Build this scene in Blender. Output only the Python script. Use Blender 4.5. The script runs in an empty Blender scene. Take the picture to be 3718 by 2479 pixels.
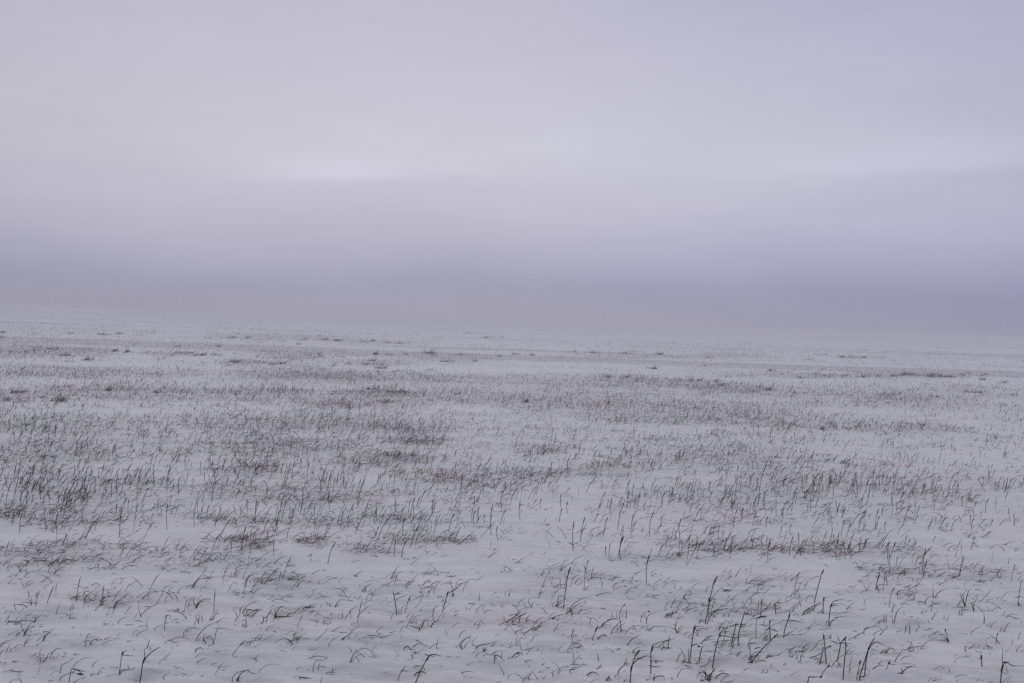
import bpy, math
import numpy as np
from mathutils import Vector, Matrix

# ------------------------------------------------------------------ camera
PW, PH = 3718.0, 2479.0                 # the photograph's own pixels
FOC = PW * 36.0 / 36.0                  # focal length in photo pixels (36 mm lens on 36 mm film)
CAM_H = 1.60
PITCH = math.radians(1.05)              # looking slightly down
ROLL = math.radians(1.83)               # horizon drops to the right
scene = bpy.context.scene
COL = scene.collection
cam_data = bpy.data.cameras.new('camera')
cam = bpy.data.objects.new('camera', cam_data)
COL.objects.link(cam)
cam_data.sensor_width = 36.0
cam_data.lens = 36.0
cam_data.clip_start = 0.05
cam_data.clip_end = 20000.0
fwd = np.array([0.0, math.cos(PITCH), -math.sin(PITCH)])
rt0 = np.array([1.0, 0.0, 0.0])
up0 = np.cross(rt0, fwd)
rt = rt0 * math.cos(ROLL) + up0 * math.sin(ROLL)
up = np.cross(rt, fwd)
EYE = np.array([0.0, 0.0, CAM_H])
cam.matrix_world = Matrix(((rt[0], up[0], -fwd[0], EYE[0]), (rt[1], up[1], -fwd[1], EYE[1]),
                           (rt[2], up[2], -fwd[2], EYE[2]), (0, 0, 0, 1)))
scene.camera = cam

# ------------------------------------------------------------------ world and sun
SUN_EL, SUN_AZ = math.radians(38), math.radians(-12)     # azimuth from +Y towards +X


def s2l(r, g, b):
    return tuple(((c / 255) / 12.92 if c <= 10 else (((c / 255) + .055) / 1.055) ** 2.4) for c in (r, g, b))


world = bpy.data.worlds.new("World")
scene.world = world
world.use_nodes = True
wn, wl = world.node_tree.nodes, world.node_tree.links
wn.clear()
w_out = wn.new('ShaderNodeOutputWorld')
bg = wn.new('ShaderNodeBackground')
bg.inputs['Strength'].default_value = 0.10
wl.new(bg.outputs[0], w_out.inputs['Surface'])
nish = wn.new('ShaderNodeTexSky')
nish.sky_type = 'NISHITA'
nish.sun_disc = False
nish.sun_elevation = SUN_EL
nish.sun_rotation = SUN_AZ
nish.air_density = 1.0
nish.dust_density = 4.0


def wmath(op, a, b=None, c=None, clamp=False):
    n = wn.new('ShaderNodeMath')
    n.operation = op
    n.use_clamp = clamp
    for i, v in enumerate((a, b, c)):
        if v is None:
            continue
        if isinstance(v, (int, float)):
            n.inputs[i].default_value = v
        else:
            wl.new(v, n.inputs[i])
    return n.outputs[0]


tc = wn.new('ShaderNodeTexCoord')
sep = wn.new('ShaderNodeSeparateXYZ')
wl.new(tc.outputs['Generated'], sep.inputs[0])
elev = wmath('MULTIPLY', wmath('ARCSINE', sep.outputs['Z']), 57.29578)          # degrees
azim = wmath('MULTIPLY', wmath('ARCTAN2', sep.outputs['X'], sep.outputs['Y']), 57.29578)
comb = wn.new('ShaderNodeCombineXYZ')
wl.new(wmath('MULTIPLY', azim, 0.045), comb.inputs[0])
wl.new(wmath('MULTIPLY', elev, 0.14), comb.inputs[1])
nz = wn.new('ShaderNodeTexNoise')
nz.inputs['Scale'].default_value = 1.0
nz.inputs['Detail'].default_value = 3.0
nz.inputs['Roughness'].default_value = 0.45
wl.new(comb.outputs[0], nz.inputs['Vector'])
nval = wmath('SUBTRACT', nz.outputs['Fac'], 0.5)
comb2 = wn.new('ShaderNodeCombineXYZ')
wl.new(wmath('MULTIPLY', azim, 0.16), comb2.inputs[0])
wl.new(wmath('MULTIPLY', elev, 0.8), comb2.inputs[1])
nz2 = wn.new('ShaderNodeTexNoise')
nz2.inputs['Scale'].default_value = 1.0
nz2.inputs['Detail'].default_value = 8.0
nz2.inputs['Roughness'].default_value = 0.62
wl.new(comb2.outputs[0], nz2.inputs['Vector'])
nfine = wmath('SUBTRACT', nz2.outputs['Fac'], 0.5)
el_w = wmath('ADD', elev, wmath('MULTIPLY', nval, 2.4))
ramp = wn.new('ShaderNodeValToRGB')
ramp.color_ramp.interpolation = 'B_SPLINE'
wl.new(wmath('DIVIDE', el_w, 90.0, clamp=True), ramp.inputs[0])
STOPS = [(0.0, (162, 160, 177)), (0.9, (160, 159, 178)), (1.9, (158, 157, 181)), (3.0, (169, 168, 191)),
         (4.4, (179, 177, 199)), (6.2, (189, 187, 205)), (8.4, (196, 195, 209)), (11.0, (197, 196, 210)),
         (15.0, (189, 187, 206)), (19.0, (179, 177, 198)), (32.0, (172, 170, 186)), (60.0, (167, 166, 178)),
         (90.0, (165, 164, 176))]
els = ramp.color_ramp.elements
while len(els) < len(STOPS):
    els.new(0.5)
for e, (p, c) in zip(els, STOPS):
    e.position = p / 90.0
    e.color = (*s2l(*c), 1)


def streak(a0, sa, e0, up_w, dn_w, gain, slope=0.0):
    """a thin brighter break in the cloud sheet with a firmer lower edge"""
    da = wmath('DIVIDE', wmath('SUBTRACT', azim, a0), sa)
    ga = wmath('POWER', 2.718, wmath('MULTIPLY', wmath('MULTIPLY', da, da), -1.0))
    de = wmath('SUBTRACT', wmath('ADD', elev, wmath('MULTIPLY', nfine, .9)), wmath('MULTIPLY_ADD', wmath('SUBTRACT', azim, a0), slope, e0))
    hi = wmath('DIVIDE', wmath('MAXIMUM', de, 0.0), up_w)
    lo = wmath('DIVIDE', wmath('MINIMUM', de, 0.0), dn_w)
    sm = wmath('ADD', wmath('MULTIPLY', hi, hi), wmath('MULTIPLY', lo, lo))
    ge = wmath('POWER', 2.718, wmath('MULTIPLY', sm, -1.0))
    return wmath('MULTIPLY', wmath('MULTIPLY', ga, ge), gain)


glow = wmath('ADD', wmath('ADD', streak(-9.6, 4.0, 7.72, 1.0, 0.26, 0.125, .07), streak(20.5, 8.0, 8.85, 1.5, 0.55, 0.11, .02)),
             streak(-6.0, 12.0, 8.4, 2.6, 0.7, 0.035, .03))
side = wmath('MULTIPLY', wmath('POWER', wmath('MULTIPLY', wmath('ABSOLUTE', azim), 1 / 27.0, clamp=True), 2.0), -0.09)
soft = wmath('ADD', wmath('MULTIPLY', nval, 0.15), wmath('MULTIPLY', nfine, 0.085))
gain = wmath('ADD', wmath('ADD', wmath('ADD', glow, side), soft), 1.0)
mul = wn.new('ShaderNodeVectorMath')
mul.operation = 'SCALE'
wl.new(ramp.outputs['Color'], mul.inputs[0])
wl.new(wmath('MULTIPLY', gain, 10.0), mul.inputs['Scale'])
mix = wn.new('ShaderNodeMixRGB')
mix.inputs['Fac'].default_value = 0.97
wl.new(nish.outputs[0], mix.inputs['Color1'])
hue_c = wn.new('ShaderNodeCombineXYZ')        # the cloud deck is a little bluer to the right
sh = wmath('MULTIPLY', azim, 1 / 26.0, clamp=True)
wl.new(wmath('MULTIPLY_ADD', sh, -.035, 1.0), hue_c.inputs[0])
wl.new(wmath('MULTIPLY_ADD', sh, -.025, 1.0), hue_c.inputs[1])
wl.new(wmath('MULTIPLY_ADD', sh, .04, 1.0), hue_c.inputs[2])
mul2 = wn.new('ShaderNodeVectorMath')
mul2.operation = 'MULTIPLY'
wl.new(mul.outputs[0], mul2.inputs[0])
wl.new(hue_c.outputs[0], mul2.inputs[1])
wl.new(mul2.outputs[0], mix.inputs['Color2'])
wl.new(mix.outputs[0], bg.inputs['Color'])

sun_data = bpy.data.lights.new('sun', 'SUN')
sun_data.energy = 0.7
sun_data.angle = math.radians(40)
sun_data.color = (1.0, 0.96, 0.92)
sun = bpy.data.objects.new('sun', sun_data)
COL.objects.link(sun)
sdir = Vector((math.sin(SUN_AZ) * math.cos(SUN_EL), math.cos(SUN_AZ) * math.cos(SUN_EL), math.sin(SUN_EL)))
sun.rotation_euler = sdir.to_track_quat('Z', 'Y').to_euler()
sun.location = (0, 0, 30)

scene.view_settings.view_transform = 'Standard'
scene.view_settings.look = 'None'
scene.view_settings.exposure = 0.0
scene.view_settings.gamma = 1.0
scene.render.engine = 'CYCLES'
scene.cycles.use_denoising = False
scene.cycles.max_bounces = 6
scene.cycles.diffuse_bounces = 3
scene.cycles.volume_bounces = 2
scene.cycles.sample_clamp_indirect = 1.5
scene.cycles.sample_clamp_direct = 4.0
scene.render.filter_size = 1.15

# ------------------------------------------------------------------ numeric helpers
RNG = np.random.default_rng(7)


def vnoise(x, y, seed=0):
    """smooth value noise, about -1..1"""
    x = np.asarray(x, float)
    y = np.asarray(y, float)
    xi, yi = np.floor(x).astype(np.int64), np.floor(y).astype(np.int64)
    fx, fy = x - xi, y - yi
    fx, fy = fx * fx * (3 - 2 * fx), fy * fy * (3 - 2 * fy)

    def hsh(a, b):
        h = (a * 374761393 + b * 668265263 + seed * 1442695041) & 0xFFFFFFFF
        h = ((h ^ (h >> 13)) * 1274126177) & 0xFFFFFFFF
        return ((h ^ (h >> 16)) & 0xFFFF) / 32767.5 - 1
    a, b, c, d = hsh(xi, yi), hsh(xi + 1, yi), hsh(xi, yi + 1), hsh(xi + 1, yi + 1)
    return (a * (1 - fx) + b * fx) * (1 - fy) + (c * (1 - fx) + d * fx) * fy


MOUNDS = []          # (x, y, radius, height): snow gathered round the traced tufts


def ground_z(x, y):
    r = np.hypot(x, y)
    far = np.clip((r - 12) / 60, 0, 1)
    w = .6 * vnoise(x / 1.1, y / 1.3, 8)
    z = 0.006 * vnoise(x / 1.2 + 3, y / 0.6 + w, 1) + 0.0025 * vnoise(x / 0.45, y / 0.3 + w, 2)
    z = z + 0.022 * vnoise(x / 3.1, y / 1.6 + 9, 3) + 0.05 * np.clip(r / 15, 0, 1) * vnoise(x / 11, y / 6, 4)
    return z + far * 0.14 * vnoise(x / 60, y / 24, 5)


def rays(px, py):
    """unit-forward rays through photo pixels"""
    u = (np.asarray(px, float) - PW / 2) / FOC
    v = (PH / 2 - np.asarray(py, float)) / FOC
    return fwd + u[..., None] * rt + v[..., None] * up


def to_ground(px, py):
    d = rays(px, py)
    dz = np.minimum(d[..., 2], -1e-4)
    z = np.zeros(np.shape(px))
    for _ in range(12):
        t = (CAM_H - z) / -dz
        z = 0.5 * z + 0.5 * ground_z(d[..., 0] * t, d[..., 1] * t)
    p = EYE + d * t[..., None]
    p[..., 2] = ground_z(p[..., 0], p[..., 1])
    return p


def to_pixel(x, y, z=0.0):
    p = np.stack([x, y, np.zeros_like(x) + z], -1) - EYE
    dd = np.maximum(p @ fwd, 1e-3)
    return PW / 2 + FOC * (p @ rt) / dd, PH / 2 - FOC * (p @ up) / dd


# ------------------------------------------------------------------ where grass shows through (sizes in a 2352-wide view)
PATCH = """60 805 90 11 .7;200 810 45 9 .6;640 775 140 6 .5;870 785 100 4 .7;400 812 60 4 .5;560 832 40 5 .8;680 815 60 9 .6
985 812 9 4 1.6;1040 820 90 11 .6;870 835 60 7 .6;1310 820 150 7 .4;1500 818 120 4 .5;1680 815 80 4 .35;1960 820 40 3 .9;1100 795 60 4 .35
1080 765 40 3 .35;200 855 200 14 .6;250 890 150 9 .6;330 905 250 13 .8;600 900 120 8 .7;860 903 90 7 1;800 925 100 11 .7;30 910 50 11 .9
140 915 18 8 1;700 860 150 11 .45;900 865 200 9 .4;1300 875 250 11 .6;1430 868 60 8 .6;1590 882 70 9 1;1700 893 80 7 .9;2100 862 110 5 1.1
1850 862 150 5 .5;1200 915 250 18 .5;1500 935 350 24 .5;1430 960 60 11 .8;1900 900 200 14 .3;2050 915 90 9 .5;2250 900 100 12 .6;2290 905 20 5 1
2150 925 200 18 .35;1700 965 200 11 .5;1950 980 150 9 .5;2130 985 80 11 .5;2280 1005 60 9 .5;250 975 250 22 .5;600 970 200 14 .4;850 975 120 14 .6
950 1010 60 9 .6;100 1040 120 26 .6;350 1030 250 22 .5;650 1020 150 26 .5;560 1080 80 12 .7;850 1055 80 18 .6;950 1055 45 10 .9;1240 1030 60 10 .6
1240 1085 90 11 .9;1390 1080 60 14 .9;1100 1100 150 18 .4;1650 1050 200 18 .4;1780 1080 30 8 .7;1700 1140 200 22 .4;1900 1110 200 28 .45
2150 1130 100 28 .6;2270 1110 60 22 .7;300 1130 250 28 .6;500 1130 60 14 .7;720 1140 150 18 .6;80 1180 150 28 .5;350 1190 200 18 .5
900 1190 60 9 .6;700 1200 100 9 .6;2070 1190 30 7 .8;1620 1200 30 8 .4;560 1245 60 13 .9;720 1245 36 11 .8;850 1260 60 13 .6;400 1283 200 26 .65
80 1278 110 22 .8;180 1250 100 9 .5;950 1240 100 9 .5;1040 1240 50 7 .6;1640 1255 60 11 .8;1850 1260 120 13 .5;2000 1265 150 13 .4
2150 1312 150 16 .4;1500 1283 100 10 .4;1340 1325 70 11 .35;620 1330 80 13 .4;250 1375 80 9 .5;1750 1330 100 13 .3;1700 1395 110 16 .35
1740 1480 140 22 .25;1960 1500 110 20 .2;1230 1430 70 10 .25;700 1400 70 9 .3"""
PATCHES = np.array([[float(v) for v in p.split()] for line in PATCH.splitlines() for p in line.split(';')])

BARE = [(1250, 1190, 150, 45, .9), (1170, 1325, 130, 28, .9), (850, 1105, 70, 14, .9), (1090, 940, 110, 9, .9), (1100, 848, 260, 7, .85),
        (250, 838, 260, 8, .8), (130, 878, 120, 7, .8), (250, 945, 220, 8, .85), (2250, 1050, 140, 18, .8), (1950, 1030, 130, 12, .7),
        (1350, 1120, 50, 22, .8), (450, 1225, 130, 9, .7), (1450, 1200, 90, 16, .6), (2100, 1230, 130, 14, .7), (1650, 918, 150, 5, .7),
        (1500, 838, 300, 6, .8), (2050, 945, 200, 8, .7), (700, 1000, 90, 8, .7), (1800, 832, 200, 5, .7), (250, 1330, 150, 12, .6)]


def density(px, py):
    """how thickly grass stands at a photo pixel of the ground"""
    x, y = np.asarray(px) * 2352 / PW, np.asarray(py) * 2352 / PW
    hor = 742 + (x - 1176) * 0.032
    b = y - hor
    base = np.interp(x, [0, 900, 2352], [1.3, 1.05, .95]) * np.interp(b, [0, 8, 40, 70, 110, 200, 330, 430, 500, 560, 640, 900],
                     [.50, .66, .52, .40, .38, .39, .41, .32, .16, .08, .055, .035])
    d = np.zeros_like(x)
    for cx, cy, rx, ry, s in PATCHES:
        q = ((x - cx) / (rx * 1.1)) ** 2 + ((y - cy - (x - cx) * .018) / (ry * 1.15)) ** 2
        d = d + s * np.exp(-q * q * .8)
    bare = np.ones_like(x)
    for cx, cy, rx, ry, s in BARE:
        bare = bare * (1 - .88 * s * np.exp(-(((x - cx) / rx) ** 2 + ((y - cy - (x - cx) * .02) / ry) ** 2) ** 1.5))
    return base * bare, bare * np.interp(b, [120, 260, 440, 520], [1.2, .8, .85, 1.3]) * (1 - np.exp(-1.05 * d))


def streaks(x, y):
    """wind-laid bands across the field"""
    r = np.hypot(x, y)
    s = np.clip(r / 10, .6, 12)
    n = vnoise(x / (3.2 * s) + y * .02, y / (.75 * s), 21) * .6 + vnoise(x / (1.1 * s), y / (.35 * s), 22) * .4
    return np.clip(0.85 + 0.75 * n, 0.22, 1.6)


# ------------------------------------------------------------------ materials
def nodes_of(m):
    m.use_nodes = True
    return m.node_tree.nodes, m.node_tree.links


def mat_snow():
    m = bpy.data.materials.new('snow')
    n, l = nodes_of(m)
    b = n['Principled BSDF']
    b.inputs['Roughness'].default_value = .75
    b.inputs['Sheen Weight'].default_value = .6
    b.inputs['Sheen Roughness'].default_value = .35
    b.inputs['Specular IOR Level'].default_value = .15
    geo = n.new('ShaderNodeNewGeometry')
    at = n.new('ShaderNodeAttribute')
    at.attribute_name = 'grass_and_shade'  # grass seen through thin snow, plus contact shade painted round the tufts
    mp = n.new('ShaderNodeMapping')
    mp.inputs['Scale'].default_value = (1.0, 3.2, 1.0)
    l.new(geo.outputs['Position'], mp.inputs['Vector'])
    n1 = n.new('ShaderNodeTexNoise')
    n1.inputs['Scale'].default_value = 5.0
    n1.inputs['Detail'].default_value = 6.0
    l.new(mp.outputs[0], n1.inputs['Vector'])
    n2 = n.new('ShaderNodeTexNoise')
    n2.inputs['Scale'].default_value = 26.0
    n2.inputs['Detail'].default_value = 5.0
    l.new(geo.outputs['Position'], n2.inputs['Vector'])
    r1 = n.new('ShaderNodeMapRange')
    r1.inputs['From Min'].default_value = .38
    r1.inputs['From Max'].default_value = .72
    l.new(n1.outputs['Fac'], r1.inputs['Value'])
    mu = n.new('ShaderNodeMath')
    mu.operation = 'MULTIPLY'
    l.new(at.outputs['Fac'], mu.inputs[0])
    ad = n.new('ShaderNodeMath')
    ad.operation = 'ADD'
    l.new(r1.outputs[0], ad.inputs[0])
    ad.inputs[1].default_value = .25
    l.new(ad.outputs[0], mu.inputs[1])
    ad2 = n.new('ShaderNodeMath')           # faint dustiness everywhere
    ad2.operation = 'MULTIPLY_ADD'
    l.new(n1.outputs['Fac'], ad2.inputs[0])
    ad2.inputs[1].default_value = .10
    l.new(mu.outputs[0], ad2.inputs[2])
    ad2.use_clamp = True
    mx = n.new('ShaderNodeMixRGB')
    n3 = n.new('ShaderNodeTexNoise')        # fresh drift against older, greyer crust
    n3.inputs['Scale'].default_value = .55
    n3.inputs['Detail'].default_value = 4.0
    l.new(mp.outputs[0], n3.inputs['Vector'])
    r3 = n.new('ShaderNodeMapRange')
    r3.inputs['From Min'].default_value = .35
    r3.inputs['From Max'].default_value = .65
    l.new(n3.outputs['Fac'], r3.inputs['Value'])
    tone = n.new('ShaderNodeMixRGB')
    tone.inputs['Color1'].default_value = (.790, .850, .846, 1)
    tone.inputs['Color2'].default_value = (.895, .880, .884, 1)
    l.new(r3.outputs[0], tone.inputs['Fac'])
    n4 = n.new('ShaderNodeTexNoise')        # patchy, wind packed surface at every size
    n4.inputs['Scale'].default_value = 1.6
    n4.inputs['Detail'].default_value = 12.0
    n4.inputs['Roughness'].default_value = .78
    l.new(mp.outputs[0], n4.inputs['Vector'])
    r4 = n.new('ShaderNodeMapRange')
    r4.inputs['From Min'].default_value = .30
    r4.inputs['From Max'].default_value = .70
    r4.inputs['To Min'].default_value = .80
    r4.inputs['To Max'].default_value = 1.16
    l.new(n4.outputs['Fac'], r4.inputs['Value'])
    vm = n.new('ShaderNodeVectorMath')
    vm.operation = 'SCALE'
    l.new(tone.outputs[0], vm.inputs[0])
    l.new(r4.outputs[0], vm.inputs['Scale'])
    l.new(vm.outputs[0], mx.inputs['Color1'])
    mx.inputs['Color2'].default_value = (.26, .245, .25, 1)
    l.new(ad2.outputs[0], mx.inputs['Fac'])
    l.new(mx.outputs[0], b.inputs['Base Color'])
    bp = n.new('ShaderNodeBump')
    bp.inputs['Strength'].default_value = .8
    bp.inputs['Distance'].default_value = .019
    hm = n.new('ShaderNodeMath')
    hm.operation = 'MULTIPLY_ADD'
    l.new(n2.outputs['Fac'], hm.inputs[0])
    hm.inputs[1].default_value = .5
    l.new(n4.outputs['Fac'], hm.inputs[2])
    l.new(hm.outputs[0], bp.inputs['Height'])
    l.new(bp.outputs[0], b.inputs['Normal'])
    return m


def mat_grass(name, col, vary=.5):
    m = bpy.data.materials.new(name)
    n, l = nodes_of(m)
    b = n['Principled BSDF']
    b.inputs['Roughness'].default_value = .8
    b.inputs['Specular IOR Level'].default_value = .1
    geo = n.new('ShaderNodeNewGeometry')
    nt = n.new('ShaderNodeTexNoise')
    nt.inputs['Scale'].default_value = 14.0
    nt.inputs['Detail'].default_value = 3.0
    l.new(geo.outputs['Position'], nt.inputs['Vector'])
    mx = n.new('ShaderNodeMixRGB')
    mx.inputs['Color1'].default_value = tuple(c * (1 - vary) for c in col) + (1,)
    mx.inputs['Color2'].default_value = tuple(c * (1 + vary) for c in col) + (1,)
    l.new(nt.outputs['Fac'], mx.inputs['Fac'])
    l.new(mx.outputs[0], b.inputs['Base Color'])
    return m


M_SNOW = mat_snow()
M_DARK = mat_grass('dry_dark_grass', (.028, .021, .016))
M_GREY = mat_grass('grey_brown_grass', (.060, .045, .033))
M_PALE = mat_grass('faded_grey_grass', (.110, .088, .068))
M_OLIVE = mat_grass('olive_grass', (.17, .155, .055))
M_RED = mat_grass('red_brown_grass', (.22, .07, .075))
MATS = {'d': M_DARK, 'g': M_GREY, 'o': M_OLIVE, 'r': M_RED}


# ------------------------------------------------------------------ mesh helpers
def link_mesh(name, verts, faces, mats, parent=None, midx=None, smooth=True):
    me = bpy.data.meshes.new(name)
    faces = np.asarray(faces, np.int32)
    me.vertices.add(len(verts))
    me.vertices.foreach_set('co', np.asarray(verts, np.float32).ravel())
    nf, k = faces.shape
    me.loops.add(nf * k)
    me.loops.foreach_set('vertex_index', faces.ravel())
    me.polygons.add(nf)
    me.polygons.foreach_set('loop_start', np.arange(0, nf * k, k, dtype=np.int32))
    if midx is not None:
        me.polygons.foreach_set('material_index', np.asarray(midx, np.int32))
    if smooth:
        me.polygons.foreach_set('use_smooth', np.ones(nf, bool))
    me.update(calc_edges=True)
    me.validate()
    for m in (mats if isinstance(mats, (list, tuple)) else [mats]):
        me.materials.append(m)
    o = bpy.data.objects.new(name, me)
    COL.objects.link(o)
    if parent is not None:
        o.parent = parent
    return o


def tubes(P, R, sides=3):
    """P (n,k,3) centre lines, R (n,k) radii -> vertices, quads, faces per tube"""
    n, k, _ = P.shape
    T = np.gradient(P, axis=1)
    T /= np.linalg.norm(T, axis=2, keepdims=True) + 1e-9
    ref = np.zeros_like(T)
    ref[..., 1] = 1.0
    A = np.cross(T, ref)
    A /= np.linalg.norm(A, axis=2, keepdims=True) + 1e-9
    B = np.cross(T, A)
    ang = np.arange(sides) * 2 * math.pi / sides
    V = P[:, :, None, :] + R[:, :, None, None] * (A[:, :, None, :] * np.cos(ang)[None, None, :, None]
                                                  + B[:, :, None, :] * np.sin(ang)[None, None, :, None])
    idx = np.arange(n * k * sides).reshape(n, k, sides)
    a = idx[:, :-1, :]
    b = np.roll(a, -1, axis=2)
    c = idx[:, 1:, :]
    d = np.roll(c, -1, axis=2)
    F = np.stack([a, b, d, c], -1).reshape(-1, 4)
    return V.reshape(-1, 3), F, (k - 1) * sides


def resample(pts, n):
    """Catmull-Rom through pts, n points"""
    pts = np.asarray(pts, float)
    if len(pts) == 2:
        t = np.linspace(0, 1, n)[:, None]
        return pts[0] * (1 - t) + pts[1] * t
    e = np.vstack([2 * pts[0] - pts[1], pts, 2 * pts[-1] - pts[-2]])
    seg = len(pts) - 1
    out = []
    for t in np.linspace(0, seg - 1e-6, n):
        i = int(t)
        f = t - i
        p0, p1, p2, p3 = e[i], e[i + 1], e[i + 2], e[i + 3]
        out.append(.5 * ((2 * p1) + (p2 - p0) * f + (2 * p0 - 5 * p1 + 4 * p2 - p3) * f * f
                         + (3 * p1 - p0 - 3 * p2 + p3) * f ** 3))
    return np.array(out)


def tag(o, label, cat, group=None, kind=None):
    if label:
        o['label'] = label
    if cat:
        o['category'] = cat
    if group:
        o['group'] = group
    if kind:
        o['kind'] = kind


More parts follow.
